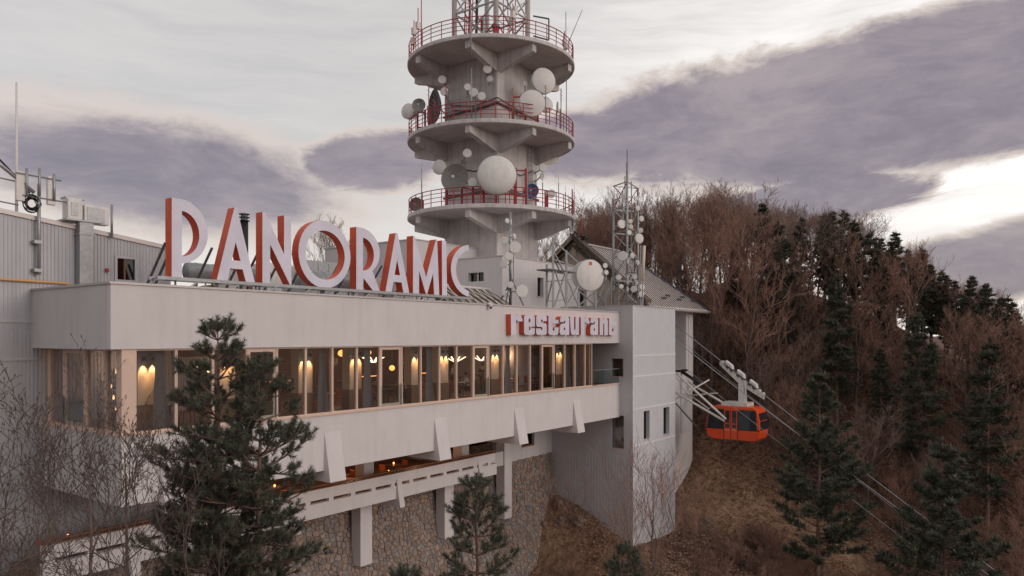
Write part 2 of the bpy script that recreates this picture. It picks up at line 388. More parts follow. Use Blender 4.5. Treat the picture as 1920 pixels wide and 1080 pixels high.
MB().box(fa(1112), AE-.05, .05, .07, ZS+.02, ZS+1.0).build('balcony_glass', M['rail_glass'], rb)
MB().box(fa(1112), AE-.05, .03, .09, ZS+1.0, ZS+1.04).build('balcony_rail', M['galv'], rb)
MB().box(fa(1114), AE-.02, -.06, .30, ZS-.055, ZS+.03).build('balcony_sill', M['frame'], rb)
# wedge brackets under the slab, with their beams
for x in (300, 609, 815, 965, 1075):
    a0 = onb(x, 800, 0)[0]; a1 = a0 + .86
    zt, zb = -3.98, -6.05
    w = MB().prism([(a0,.02,zt),(a0,-.36,zb),(a0,1.0,zb),(a0,5.5,zb+.1),(a0,5.5,ZB+.1),(a0,.02,ZB+.1)], (a1-a0, 0, 0))
    bevel(w.build('bracket', M['render'], rb), .012)
# interior columns, washed from above by small downlights
def lightobj(name, typ, loc, energy, col, par, **k):
    l = bpy.data.lights.new(name, typ); l.energy = energy; l.color = col
    for a, b in k.items(): setattr(l, a, b)
    o = bpy.data.objects.new(name, l); link(o, par); og = ORG[par]
    o.location = (loc[0]-og[0], loc[1]-og[1], loc[2]-og[2]); return o
for x in (277, 573, 667, 781, 832, 928, 1048, 425):
    ac = onb(x, 600, 1.0)[0]; w = .36
    c = MB().box(ac-w, ac+w, 1.0, 1.5, -2.35, ZW+.02).build('column', M['cream'], rb)
    MB().box(ac-w-.02, ac+w+.02, .98, 1.52, ZI, -2.35).build('cladding', M['clad'], c)
    for s in (-.17, .17):
        MB().lathe((ac+s, .87, -.82), (0,0,1), [(.05,0),(.05,.16)], 10).build('downlight', M['steel'], c)
        MB().box(ac+s-.02, ac+s+.02, .92, 1.0, -.76, -.72).build('downlight_arm', M['steel'], c)
        lo = lightobj('spot', 'SPOT', (ac+s, .87, -.85), 70, (1,.50,.20), rb, spot_size=R(64), spot_blend=.8, shadow_soft_size=.03)
        lo.rotation_euler = (R(12), 0, 0)
for a, b, e in ((3,4.5,46),(8,5,56),(13,5,56),(18,5,56),(23,5,50),(28,4.5,34)):
    lightobj('room_light', 'POINT', (a, b, -1.2), e, (1,.55,.28), rb, shadow_soft_size=.25)
for a, e in ((1,20),(6,26),(11,26),(16,26),(21,26)):
    lightobj('terrace_light', 'POINT', (a, 7.0, -6.4), e, (1,.50,.22), rb, shadow_soft_size=.2)
# back bar with lit shelves, sideboards
for k, a in enumerate((6.5, 12.5, 18.5, 24.5)):
    q = thing('back_bar', 'dark wooden bar shelf glowing amber along the dining room back wall', 'shelf', (a, 8.8, ZI), 'bar shelves in the dining room')
    MB().box(a-1.1, a+1.1, 8.75, 8.98, ZI, ZI+2.3).build('cabinet', M['wood'], q)
    for z in (.95, 1.4, 1.85): MB().box(a-1.05, a+1.05, 8.55, 8.75, ZI+z, ZI+z+.035).build('shelf', M['clad'], q)
    MB().box(a-1.0, a+1.0, 8.70, 8.745, ZI+.90, ZI+.945).build('light_strip', M['amber'], q)
# ---- dining furniture
def table(a, b, z, label, group, lamp=False):
    t = thing('dining_table', label, 'table', (a, b, z), group)
    bevel(MB().box(a-.42, a+.42, b-.42, b+.42, z+.72, z+.76).build('table_top', M['wood'], t), .01)
    MB().lathe((a,b,z), (0,0,1), [(.05,.02),(.04,.72)], 8).build('leg', M['steel'], t)
    MB().lathe((a,b,z), (0,0,1), [(.26,0),(.25,.02),(.06,.04)], 14).build('base', M['steel'], t)
    return t
def chair(a, b, z, rot, label, group):
    t = thing('dining_chair', label, 'chair', (a, b, z), group)
    def P(x, y, q): c, s = math.cos(rot), math.sin(rot); return (a + x*c - y*s, b + x*s + y*c, z + q)
    s_ = MB().prism([P(-.22,-.22,.43),P(.22,-.22,.43),P(.22,.22,.43),P(-.22,.22,.43)], (0,0,.06)); bevel(s_.build('seat', M['orange'], t), .02)
    s_ = MB().prism([P(-.22,.20,.52),P(.22,.20,.52),P(.22,.25,.54),P(-.22,.25,.54)], (0,0,.36)); bevel(s_.build('backrest', M['orange'], t), .02)
    for x, y in ((-.2,-.2),(.2,-.2),(-.2,.21),(.2,.21)): MB().tube(P(x,y,0), P(x*.95,y*.95,.44 if y < 0 else .56), .015, n=5).build('leg', M['wood'], t)
    return t
def glassware(a, b, z, label, group):
    t = MB().lathe((a,b,z), (0,0,1), [(.035,0),(.03,.006),(.006,.012),(.006,.09),(.03,.12),(.036,.17),(.03,.22)], 8, False)
    return t.build('wine_glass', M['rail_glass'], None, True, (a,b,z), label, 'glass', group)
occ = (5.2, 9.7, 15.6)
tabs = [2.6, 5.2, 7.4, 9.7, 11.9, 13.4, 15.6, 17.7, 19.4, 22.2, 24.2, 26.4, 28.2]
for i, a in enumerate(tabs):
    b = 1.75 + (.5 if i % 3 == 1 else 0)
    table(a, b, ZI, 'square dark wood dining table set along the restaurant windows', 'tables along the window ribbon')
    for s in (-1, 1):
        if not (a in (5.2, 15.6, 9.7) and s == 1):
            chair(a + s*.68, b + rnd.uniform(-.06,.06), ZI, -s*math.pi/2 + rnd.uniform(-.2,.2), 'orange upholstered dining chair at a window table', 'chairs at the window tables')
    for s in (-.2, .22): glassware(a + s, b - .1 + s*.4, ZI+.762, 'clear wine glass standing on a window table', 'glasses on the window tables')
    p = MB().lathe((a-.05, b+.12, ZI+.762), (0,0,1), [(.10,0),(.13,.012),(.128,.02),(.06,.012)], 14).build('plate', M['paper'], None, True, (a,b,ZI+.762), 'white plate laid on a window table', 'plate', 'plates on the window tables')
for i in range(10):
    a = 1.2 + i*2.9; b = 6.2 + (i % 2)*.9
    table(a, b, ZI, 'square dark wood table deep inside the dining room', 'tables deep in the dining room')
# star-shaped led chandeliers
for x, y, b in ((395, 705, 2.2), (854, 706, 2.4), (902, 703, 2.6), (700, 700, 5.5)):
    a, b, z = onb(x, y, b); z = -1.38
    q = thing('led_chandelier', {395:'star of glowing strips hanging behind the tall pine tree', 854:'star of glowing strips hanging above the guest in the white shirt', 902:'star of glowing strips behind the third glass door', 700:'star of glowing strips hanging deep in the dining room'}[x], 'lamp', (a, b, z))
    MB().tube((a,b,z), (a,b,ZW+.03), .012, n=5).build('cord', M['steel'], q)
    for k in range(8):
        w = k*math.pi/4 + .3; c, s = math.cos(w), math.sin(w)
        MB().bar((a+c*.06, b+s*.06, z+.02), (a+c*.62, b+s*.62, z+.30), .03).build('led_strip', M['led'], q)
for x, y, b in ((640,662,3.0),(690,660,3.4),(672,700,5),(735,690,6)):
    a, b, z = onb(x, y, b); z = min(z, -.75)
    q = thing('globe_pendant', 'round amber pendant lamp glowing inside the dining room', 'lamp', (a,b,z), 'amber pendants in the dining room')
    MB().lathe((a,b,z), (0,0,1), [(.03,-.16),(.13,-.10),(.17,0),(.13,.10),(.03,.16)], 12).build('globe', M['amber'], q, True)
    MB().tube((a,b,z+.15), (a,b,ZW+.03), .01, n=5).build('cord', M['steel'], q)
# curtains gathered beside the columns
for x in (301, 606, 690, 806, 953, 1066, 1084):
    ac = onb(x, 600, .55)[0]; vs, fs = [], []; n = 22
    for j, (z, w) in enumerate(((ZW-.02,.20),(-1.3,.17),(-2.1,.22),(ZI+.02,.34))):
        for i in range(n+1):
            u = i/n - .5; vs.append((ac + u*2*w + (.1 if j == 3 else 0), .60 + .05*math.sin(i*2.4 + j*.3), z))
    for j in range(3):
        for i in range(n): o = j*(n+1)+i; fs.append((o,o+1,o+n+2,o+n+1))
    MB().add(vs, fs).build('curtain', M['curtain'], None, True, (ac,.6,ZI), 'blue grey curtain gathered between the restaurant windows', 'curtain', 'curtains along the window ribbon')
# bottle rack at the glazed corner
q = thing('bottle_rack', 'tall metal rack of lit bottles in the glazed corner of the restaurant', 'rack', (1.0, 2.6, ZI))
for s in (2.2, 3.0): MB().box(.98, 1.02, s-.02, s+.02, ZI, ZI+2.2).build('upright', M['steel'], q)
for k in range(10):
    MB().box(.95, 1.07, 2.2, 3.0, ZI+.25+k*.19, ZI+.262+k*.19).build('shelf', M['steel'], q)
    for j in range(4):
        b = 2.3 + j*.19; z = ZI+.265+k*.19
        MB().lathe((1.01, b, z), (0,0,1), [(.032,0),(.032,.09),(.012,.125),(.012,.16)], 7).build('bottle', M['lamp'] if (k*3+j) % 7 == 0 else M['dglass'], q)  # some bottles get a glow of their own, standing for light in the glass
# ---- guests and staff
def person(name, label, a, b, z, face, pose, shirt, group=None):
    t = thing(name, label, 'person', (a, b, z), group)
    def P(x, y, q): c, s = math.cos(face), math.sin(face); return (x*c - y*s, x*s + y*c, q)   # +y is where the person looks
    sit = pose == 'sit'; h = .46 if sit else .90
    J = {'pel': (0,0,h+.02), 'spi': (0,.02,h+.22), 'che': (0,.03 if not sit else .06,h+.42), 'nec': (0,.05,h+.58), 'hd0': (0,.07,h+.68), 'hd1': (0,.08,h+.80)}
    rad = {'pel':.145,'spi':.125,'che':.15,'nec':.055,'hd0':.085,'hd1':.08}
    E = [('pel','spi'),('spi','che'),('che','nec'),('nec','hd0'),('hd0','hd1')]
    for s, n in ((-1,'l'),(1,'r')):
        J[n+'sh'] = (s*.18,.03,h+.48); J[n+'el'] = (s*.25,.12 if sit else .04,h+.24); J[n+'wr'] = (s*.15,.36,h+.26) if sit or n == 'r' else (s*.26,.14,h+.02)
        J[n+'hip'] = (s*.09,.0,h-.02)
        J[n+'kn'] = (s*.11,.42,h+.0) if sit else (s*.10,.03,.47)
        J[n+'an'] = (s*.11,.40,.07) if sit else (s*.10,-.01,.07); J[n+'to'] = (s*.12,.58,.035) if sit else (s*.12,.16,.035)
        rad.update({n+'sh':.062,n+'el':.042,n+'wr':.028,n+'hip':.085,n+'kn':.055,n+'an':.038,n+'to':.032})
        E += [('che',n+'sh'),(n+'sh',n+'el'),(n+'el',n+'wr'),('pel',n+'hip'),(n+'hip',n+'kn'),(n+'kn',n+'an'),(n+'an',n+'to')]
        wx, wy, wz = J[n+'wr']
        J[n+'pa'] = (wx - s*.01, wy+.06, wz-.01); rad[n+'pa'] = .03; E.append((n+'wr', n+'pa'))
        for k, (dx, ln) in enumerate(((-.03,.06),(-.01,.075),(.01,.07),(.028,.055),(.05,.03))):
            J[n+'f%d' % k] = (wx + dx*s, wy+.06+ln*.7, wz-.02); J[n+'g%d' % k] = (wx + dx*s, wy+.06+ln, wz-.045)
            rad[n+'f%d' % k] = .009; rad[n+'g%d' % k] = .008
            E += [(n+'pa', n+'f%d' % k), (n+'f%d' % k, n+'g%d' % k)]
    def skin(nm, names, edges, extra, mt, par, sub=1):
        ids = {k: i for i, k in enumerate(names)}
        me = bpy.data.meshes.new(nm); me.from_pydata([P(*J[k]) for k in names], [(ids[p], ids[q]) for p, q in edges], [])
        o = bpy.data.objects.new(nm, me); link(o, par); ORG[o] = ORG[t]; me.materials.append(mt)
        mo = o.modifiers.new('skin', 'SKIN'); mo.use_smooth_shade = True
        for k in names: v = me.skin_vertices[0].data[ids[k]]; v.radius = (rad[k]+extra, rad[k]+extra); v.use_root = (k == names[0])
        s2 = o.modifiers.new('sub', 'SUBSURF'); s2.levels = s2.render_levels = sub; return o
    body = skin('body', list(J), E, 0, M['skin'], t)
    tors = ['pel','spi','che','lsh','rsh','lel','rel']
    skin('shirt', tors, [e for e in E if e[0] in tors and e[1] in tors], .014, shirt, t)
    legs = ['pel','lhip','rhip','lkn','rkn','lan','ran']
    skin('trousers', legs, [e for e in E if e[0] in legs and e[1] in legs], .016, M['jeans'], t)
    hp = Vector(P(*J['hd1'])); hm = MB(); bk = Vector(P(0,-.025,0))
    og = ORG[t]
    hm.lathe(Vector(og) + hp + bk - Vector((0,0,.05)), (0,0,1), [(.06,-.07),(.098,-.03),(.105,.04),(.085,.095),(.03,.125)], 12).build('hair', M['hair'], t, True)
    nz = Vector(og) + Vector(P(0,.075,0)) + Vector(P(*J['hd0'])) + Vector((0,0,.04))
    MB().lathe(nz, Vector(P(0,1,-.15)), [(.016,0),(.013,.02),(.004,.032)], 6).build('nose', M['skin'], t, True)
    return t
person('person', 'seated guest in a white shirt under the glowing star lamp', onb(868,600,2.2)[0], 1.9, ZI, .5, 'sit', M['shirtw'])
person('person', 'standing waiter in black with rolled sleeves behind a glass door', onb(905,600,3.0)[0], 3.0, ZI, 2.6, 'stand', M['shirtd'])
person('person', 'seated guest in a pink shirt behind a glass door', onb(736,600,1.9)[0], 1.35, ZI, -1.2, 'sit', M['shirtp'])
person('person', 'seated dark haired guest in black beside a lit column', onb(692,600,2.2)[0], 1.9, ZI, -1.4, 'sit', M['shirtd'])
person('person', 'figure in black standing between the tables near an amber lamp', onb(648,600,3.2)[0], 3.1, ZI, 1.0, 'stand', M['shirtd'])
person('person', 'standing person in a white shirt near the amber bar', onb(846,600,4.6)[0], 4.4, ZI, .4, 'stand', M['shirtw'])
# ---- lower terrace
BT = 3.2; ZT = -7.12; ZTB = -8.45
tr = thing('lower_terrace', 'white concrete terrace with slotted parapet and wooden rail below the restaurant', 'terrace', (12, 5, -9))
A0, A1 = -1.1, onb(928, 800, BT)[0]
MB().box(A0, A1-.0, BT, BT+.22, ZT-.50, ZT).build('parapet_top', M['render'], tr)
MB().box(A0, A1+.15, BT-.02, BT+.24, ZTB, ZT-.66).build('parapet_base', M['render'], tr)
a = A0 + .25
while a < A1 - .4:
    MB().box(a-.14, a+.14, BT+.015, BT+.205, ZT-.66, ZT-.50).build('parapet_block', M['render'], tr); a += 1.36
MB().box(A0, A1+.05, BT-.04, BT+.30, ZT, ZT+.05).build('rail', M['rail'], tr)
MB().box(A0, A1+.05, BT+.02, BT+.16, ZT+.11, ZT+.17).build('rail', M['rail'], tr)
a = A0 + .5
while a < A1: MB().box(a-.02, a+.02, BT+.06, BT+.12, ZT+.05, ZT+.11).build('rail_post', M['steel'], tr); a += 1.5
MB().box(A0, A1+.1, BT+.24, 11, ZTB+.02, ZTB+.25).build('terrace_floor', M['floorw'], tr)
MB().box(A0+7.3, 33, 10.8, 11, ZTB+.25, ZB).build('back_wall', M['wood'], tr)
for x in (240, 545, 743, 896):
    a0 = onb(x, 900, BT)[0]
    bevel(MB().prism([(a0,BT-.022,ZT-.28),(a0,BT-.30,ZTB-.45),(a0,BT+.6,ZTB-.45),(a0,5.6,ZTB-.35),(a0,5.6,ZTB+.02),(a0,BT-.022,ZTB+.02)], (.36,0,0)).build('bracket', M['render'], tr), .01)
for x in (687, 350, 868):
    a0 = onb(x, 880, 5.4)[0]; MB().box(a0-.35, a0+.35, 5.2, 5.9, ZTB+.25, ZB+.05).build('column', M['render'], tr)
for x, y in ((676,1066),(834,1010),(946,964)):
    a0 = onb(x, y, 4.6)[0]; top = ZTB if x < 900 else ZB+.05
    bevel(MB().box(a0, a0+.82, 4.6, 5.3, -12.0, top).build('pillar', M['render'], tr), .012)
MB().box(A1+.15, onb(946,900,4.6)[0], 4.7, 5.1, ZTB+.03, ZTB+.95).build('end_beam', M['render2'], tr)
for i in range(11):
    a = .4 + i*2.05; b = 4.9 + (i % 2)*1.7
    table(a, b, ZTB+.25, 'dark wooden table on the covered lower terrace', 'tables on the lower terrace')
    for s in (-1, 1): chair(a + s*.7, b, ZTB+.25, -s*math.pi/2 + rnd.uniform(-.3,.3), 'dark orange chair on the covered lower terrace', 'chairs on the lower terrace')
    q = thing('table_lantern', 'small amber lantern glowing on a lower terrace table', 'lamp', (a, b, ZTB+1.01), 'lanterns on the lower terrace')
    MB().lathe((a,b,ZTB+1.01), (0,0,1), [(.05,0),(.05,.02)], 8).build('base', M['steel'], q)
    MB().lathe((a,b,ZTB+1.03), (0,0,1), [(.035,0),(.05,.05),(.03,.12)], 8).build('globe', M['amber'], q)
# white wall with a window between terrace and annex
lw = thing('lower_wall', 'white rendered wall with a dark window above the stone retaining wall', 'wall', (30, 5.7, -8.6))
wa0, wa1 = onb(946,900,4.6)[0]+.2, AE
h0, h1 = onb(978,820,5.7)[0], onb(1002,820,5.7)[0]
w = MB(); wallface(w, 'b', 5.7, wa0, wa1, -8.6, ZB+.1, [(h0,h1,-7.75,-6.2)], .3); w.build('wall', M['render2'], lw)
MB().box(h0, h1, 5.95, 5.97, -7.75, -6.2).build('pane', M['dglass'], lw)
fr = MB().box(h0, h0+.08, 5.88, 5.945, -7.75, -6.2); fr.box(h1-.08, h1, 5.88, 5.945, -7.75, -6.2); fr.box(h0+.08, h1-.08, 5.88, 5.945, -7.75, -7.67); fr.build('window_frame', M['wood'], lw)
MB().box(h0-.05, h1+.05, 5.62, 5.95, -7.83, -7.752).build('window_sill', M['frame'], lw)
# ================================================================ stone retaining wall
sw = thing('stone_retaining_wall', 'battered retaining wall of irregular brown fieldstones under the terrace', 'wall', (16, 5, -12))
def SP(s, t, o=0.0):       # t metres down the face, o proud of it
    if t < 3.4: b = 5.72 - .52*(t/3.4); z = -8.55 - t; nb, nz = -.99, .15
    else: q = t - 3.4; b = 5.2 - q*.36; z = -11.95 - q*.93; nb, nz = -.93, .36
    return (s, b + nb*o, z + nz*o)
S0, S1, T1 = -2.0, AE - .02, 8.2
g = MB(); n = 60
ts = (0, 1.7, 3.4, 5, 6.6, T1)
g.add([SP(S0 + (S1-S0)*i/n, t) for t in ts for i in range(n+1)], [(j*(n+1)+i, j*(n+1)+i+1, (j+1)*(n+1)+i+1, (j+1)*(n+1)+i) for j in range(len(ts)-1) for i in range(n)])
g.build('mortar_bed', M['mortar'], sw)
def stonemat():
    m = mat('field_stone', (.24,.19,.165), .9, bump=.5, bscale=9, var=.2, scale=5); t = m.node_tree; b = t.nodes['Principled BSDF']
    at = t.nodes.new('ShaderNodeAttribute'); at.attribute_name = 'tint'; mu = t.nodes.new('ShaderNodeMix'); mu.data_type = 'RGBA'; mu.blend_type = 'MULTIPLY'; mu.inputs[0].default_value = 1
    src = b.inputs['Base Color'].links[0].from_socket; t.links.new(src, mu.inputs[6]); t.links.new(at.outputs['Color'], mu.inputs[7]); t.links.new(mu.outputs[2], b.inputs['Base Color']); return m
M['stone'] = stonemat()
def voronoi(s0, s1, t0, t1, d, r):
    nx, ny = int((s1-s0)/d), int((t1-t0)/d); pts = {}
    for i in range(-1, nx+1):
        for j in range(-1, ny+1): pts[i,j] = None if r.random() < .16 else (s0 + (i + .5 + r.uniform(-.42,.42))*d, t0 + (j + .5 + r.uniform(-.42,.42))*d)
    for i in range(nx):
        for j in range(ny):
            c = pts[i,j]
            if c is None: continue
            poly = [(c[0]-d*1.4,c[1]-d*1.4),(c[0]+d*1.4,c[1]-d*1.4),(c[0]+d*1.4,c[1]+d*1.4),(c[0]-d*1.4,c[1]+d*1.4)]
            for di in (-2,-1,0,1,2):
                for dj in (-2,-1,0,1,2):
                    if (di or dj) and pts.get((i+di, j+dj)):
                        q = pts[i+di,j+dj]; mx_, my_ = (c[0]+q[0])/2, (c[1]+q[1])/2; nx_, ny_ = q[0]-c[0], q[1]-c[1]; out = []
                        for k in range(len(poly)):
                            p1, p2 = poly[k], poly[(k+1) % len(poly)]
                            d1 = (p1[0]-mx_)*nx_ + (p1[1]-my_)*ny_; d2 = (p2[0]-mx_)*nx_ + (p2[1]-my_)*ny_
                            if d1 <= 0: out.append(p1)
                            if d1*d2 < 0: f = d1/(d1-d2); out.append((p1[0]+(p2[0]-p1[0])*f, p1[1]+(p2[1]-p1[1])*f))
                        poly = out
                        if len(poly) < 3: break
                if len(poly) < 3: break
            if len(poly) >= 3: yield c, poly
rs = random.Random(3); stones = []
def project(p): v = W(*p); return (CX + F*v.x/v.y, HY - F*(v.z - Z0)/v.y, v.y)
for c, poly in voronoi(S0, S1, .02, T1, .25, rs):
    m = MB(); hgt = rs.uniform(.03, .085); tl = rs.uniform(-.025,.025)
    o = [(c[0]+(x-c[0])*.95, c[1]+(y-c[1])*.95) for x, y in poly]; i_ = [(c[0]+(x-c[0])*.74, c[1]+(y-c[1])*.74) for x, y in poly]
    k = len(poly)
    m.add([SP(x, max(y,0), -.01) for x, y in o] + [SP(x, max(y,0), hgt*.7 + tl*(x-c[0])*4) for x, y in [(c[0]+(x-c[0])*.9, c[1]+(y-c[1])*.9) for x, y in poly]] + [SP(x, max(y,0), hgt + tl*(x-c[0])*5) for x, y in i_],
          [(j, (j+1) % k, k+(j+1) % k, k+j) for j in range(k)] + [(k+j, k+(j+1) % k, 2*k+(j+1) % k, 2*k+j) for j in range(k)] + [tuple(range(2*k, 3*k))])
    v = rs.uniform(.82, 1.28); w_ = rs.uniform(-.14,.14); px = project(SP(*c)); ar = sum(poly[j][0]*poly[(j+1) % k][1] - poly[(j+1) % k][0]*poly[j][1] for j in range(k))/2
    vis = 600 < px[0] < 1045 and 850 < px[1] < 1085
    stones.append((abs(ar)/px[2]**2 if vis else 0, m, (v*(1+w_), v, v*(1-w_))))
stones.sort(key=lambda s: -s[0])
def tinted(o, cols):
    at = o.data.attributes.new('tint', 'FLOAT_COLOR', 'FACE')
    at.data.foreach_set('color', [x for c in cols for x in (*c, 1)])
for sc_, m, c in stones[:300]: tinted(m.build('stone', M['stone'], sw, fix=False), [c]*len(m.f))
g = MB(); cols = []
for sc_, m, c in stones[300:]: g.add(m.v, m.f); cols += [c]*len(m.f)
tinted(g.build('stones', M['stone'], sw, kind='stuff', fix=False), cols)
# ================================================================ service building with corrugated cladding
BWL = 6.05; roofz = lambda a: 4.39 - .116*a
sb = thing('service_building', 'grey corrugated metal service building behind the restaurant end', 'building', (-4, 8, -12))
wh = [onb(x, y, BWL) for x, y in ((219, 484), (252, 526))]; hole = (wh[0][0], wh[1][0], wh[1][2], wh[0][2])
for lo, hi in ((-14, -5.0), (-4.9, -.85), (-.75, .55)):
    w = MB(); corrugated(w, 'b', BWL, -12, 5 if lo > -1 else 7.0, lo, hi, .13, .022); w.build('cladding_panel', M['corr'], sb)
w = MB(); corrugated(w, 'b', BWL, -12, 5, .65, roofz, .13, .022, [hole]); w.build('cladding_panel', M['corr'], sb)
for z in (-4.95, -.8, .6): MB().box(-12, 5 if z > -2 else 7.0, BWL-.05, BWL+.02, z-.05, z+.05).build('joint_trim', M['corr'], sb)
MB().prism([(-12,BWL+.05,-14),(5,BWL+.05,-14),(5,BWL+.05,roofz(5)-.06),(-12,BWL+.05,roofz(-12)-.06)], (0,9,0)).build('wall', M['corr'], sb)
MB().prism([(-12,BWL-.09,roofz(-12)-.05),(5.08,BWL-.09,roofz(5.08)-.05),(5.08,BWL-.09,roofz(5.08)+.12),(-12,BWL-.09,roofz(-12)+.12)], (0,9.3,0)).build('roof', M['cap'], sb)
m = MB(); h = hole
for q in ((h[0]-.1,h[0],h[2]-.1,h[3]+.1),(h[1],h[1]+.1,h[2]-.1,h[3]+.1),(h[0],h[1],h[3],h[3]+.1),(h[0],h[1],h[2]-.1,h[2])): m.box(q[0],q[1],BWL-.06,BWL+.045,q[2],q[3])
wi = m.build('window', M['corr'], sb); MB().box(h[0],h[1],BWL+.03,BWL+.045,h[2],h[3]).build('pane', M['dglass'], wi)
MB().box(h[0]+.28,h[0]+.36,BWL+.0,BWL+.028,h[2],h[3]).build('mullion', M['wood'], wi)
p0, p1 = onb(-60, 520, BWL-.12), onb(128, 530, BWL-.12)
MB().tube(p0, (p1[0], p1[1], p0[2]-.02), .045, n=8).build('gas_pipe', M['pipe'], None, False, p1, 'thin orange pipe running along the corrugated wall', 'pipe')
al = MB().box(*(lambda c: (c[0]-.06,c[0]+.06,BWL-.13,BWL-.04,c[2]-.07,c[2]+.07))(onb(199,507,BWL))).build('alarm_box', M['redsteel'], sb)
# galvanised riser duct and rooftop units on the service building
c0, c1 = onb(147, 470, BWL-.3), onb(173, 470, BWL-.3); zt = onb(160, 417, BWL-.3)[2]
q = thing('riser_duct', 'dented galvanised duct rising up the corrugated wall', 'duct', (c0[0], BWL-.3, 1.4))
MB().box(c0[0], c1[0], BWL-.42, BWL-.06, 1.36, zt).build('duct', M['galv'], q)
MB().box(c0[0]-.03, c1[0]+.03, BWL-.45, BWL-.03, zt-.5, zt-.44).build('flange', M['galv'], q)
MB().box(c0[0]-.5, c1[0]+.3, BWL-.5, BWL+.5, zt, zt+.06).build('shelf', M['galv'], q)
def rbox(name, label, cat, a0, a1, b0, b1, z0, z1, mt, extra=()):
    q = thing(name, label, cat, (a0, b0, z0)); bevel(MB().box(a0,a1,b0,b1,z0,z1).build('casing', mt, q), .03)
    for nm, bx, m2 in extra: MB().box(*bx).build(nm, m2, q)
    return q
x0 = c0[0]
rbox('relay_cabinet', 'white boxy relay cabinet above the riser duct', 'cabinet', x0-.42, x0+.12, BWL-.4, BWL+.1, zt+.06, zt+.86, M['white'], [('lid', (x0-.40,x0+.3,BWL-.2,BWL+.3,zt+.87,zt+.94), M['galv']), ('panel', (x0-.3,x0-.05,BWL-.42,BWL-.402,zt+.2,zt+.7), M['galv'])])
rbox('transmitter_cabinet', 'pale transmitter box with pipe mast beside the relay cabinet', 'cabinet', x0+.2, x0+1.15, BWL-.35, BWL+.1, zt-.02, zt+.68, M['white'], [('door', (x0+.3,x0+.95,BWL-.372,BWL-.352,zt+.05,zt+.6), M['galv'])])
MB().tube((x0+1.3,BWL-.2,zt-.45), (x0+1.3,BWL-.2,zt+.85), .05, n=8).build('pipe_mast', M['galv'], None, True, (x0+1.3,BWL-.2,zt-.45), 'short galvanised pipe beside the transmitter box', 'pipe')
# cellular panel antennas on a wall pipe
pa, pb_, pz = onb(73, 515, BWL-.25); ptop = onb(73, 345, BWL-.25)[2]
q = thing('panel_antenna_mast', 'galvanised pipe with panel antennas and coiled black cable on the corrugated wall', 'antenna', (pa, pb_, pz))
MB().tube((pa,pb_,pz), (pa,pb_,ptop), .06, n=10).build('pole', M['galv'], q, True)
for z in (pz+.1, pz+1.15): MB().box(pa-.18, pa+.10, pb_-.09, BWL-.03, z, z+.12).build('bracket', M['galv'], q)
for dx, dz in ((-.42,.55),(.0,.62),(.50,.50)):
    MB().tube((pa+dx,pb_-.05,ptop-1.05+dz), (pa+dx,pb_-.05,ptop+dz-.05), .05, n=8).build('antenna_pipe', M['galv'], q, True)
for dx in (-.62, .42): bevel(MB().box(pa+dx-.13, pa+dx+.16, pb_-.02, pb_+.14, ptop-.72, ptop+.36).build('panel', M['white'], q), .03)
MB().bar((pa-.75,pb_-.02,ptop+.28), (pa+.75,pb_-.02,ptop+.24), .05).build('cross_bar', M['steel'], q)
MB().bar((pa-.55,pb_-.02,ptop-.5), (pa+.95,pb_-.02,ptop-.55), .05).build('cross_bar', M['steel'], q)
cb = MB(); rc = random.Random(5)
for k in range(9):
    r_ = rc.uniform(.16,.34); cb.path([(pa-.22+r_*math.cos(w)*.9+rc.uniform(-.02,.02), pb_+.05+.02*k-.1, ptop-.75+r_*math.sin(w)) for w in [i*math.pi/8 for i in range(17)]], .022, 4, False)
cb.build('cable_coil', M['black'], q)
MB().path([(pa-.3,pb_,ptop-.4),(pa-.7,pb_+.1,ptop+.15),(pa-1.4,pb_+.2,ptop+.9),(pa-2.2,pb_+.3,ptop+1.5)], .035, 5).build('feeder_cable', M['black'], q)
MB().tube((pa-.15,pb_,ptop-.35), (pa-2.4,pb_+.3,ptop+1.5), .07, n=8).build('stay_tube', M['galv'], q, True)
for dz in (.1, -.75): MB().tube((pa-.6,pb_+.2,ptop+dz-.1), (pa-2.6,pb_+.5,ptop+dz+.12), .03, n=6).build('stay_rod', M['galv'], q)
p = onb(31, 400, BWL+1.0); pt = onb(29, 154, BWL+1.0)
m = MB().path([(p[0],p[1],p[2]-.8),(p[0],p[1],p[2]+2),(p[0],p[1],pt[2])], [.06,.05,.035], 8)
m.build('whip_antenna', M['white'], None, True, (p[0],p[1],p[2]-.8), 'tall thin pale whip antenna on the service building roof', 'antenna')
# ================================================================ roof blocks behind the sign
ba = aty(776, 449, 50); bb = aty(942, 480, 49)
q = thing('roof_penthouse', 'light grey flat roofed penthouse block behind the red letters', 'building', (ba[0]+3, ba[1]+3, 1.35))
MB().box(ba[0], ba[0]+7.5, ba[1], ba[1]+9.2, -6, ba[2]).build('wall', M['render2'], q)
MB().box(ba[0]-.06, ba[0]+7.56, ba[1]-.06, ba[1]+9.26, ba[2], ba[2]+.07).build('coping', M['cap'], q)
q = thing('tower_base_block', 'low white block with narrow windows at the foot of the telecom tower', 'building', (bb[0]+3, bb[1]+3, 1.35))
h1_ = [onb(x, y, bb[1]) for x, y in ((1008,520),(1019,556))]; h2_ = [onb(x, y, bb[1]) for x, y in ((1084,540),(1100,574))]; h3_ = [ona(x, y, bb[0]) for x, y in ((878,512),(907,527))]
HB = [(p[0], r[0], r[2], p[2]) for p, r in (h1_, h2_)]; HA = [(min(h3_[0][1],h3_[1][1]), max(h3_[0][1],h3_[1][1]), h3_[1][2], h3_[0][2])]
m = MB(); wallface(m, 'b', bb[1], bb[0], 41, -6, bb[2], HB, .35); wallface(m, 'a', bb[0], bb[1], 14, -6, bb[2], HA, .35)
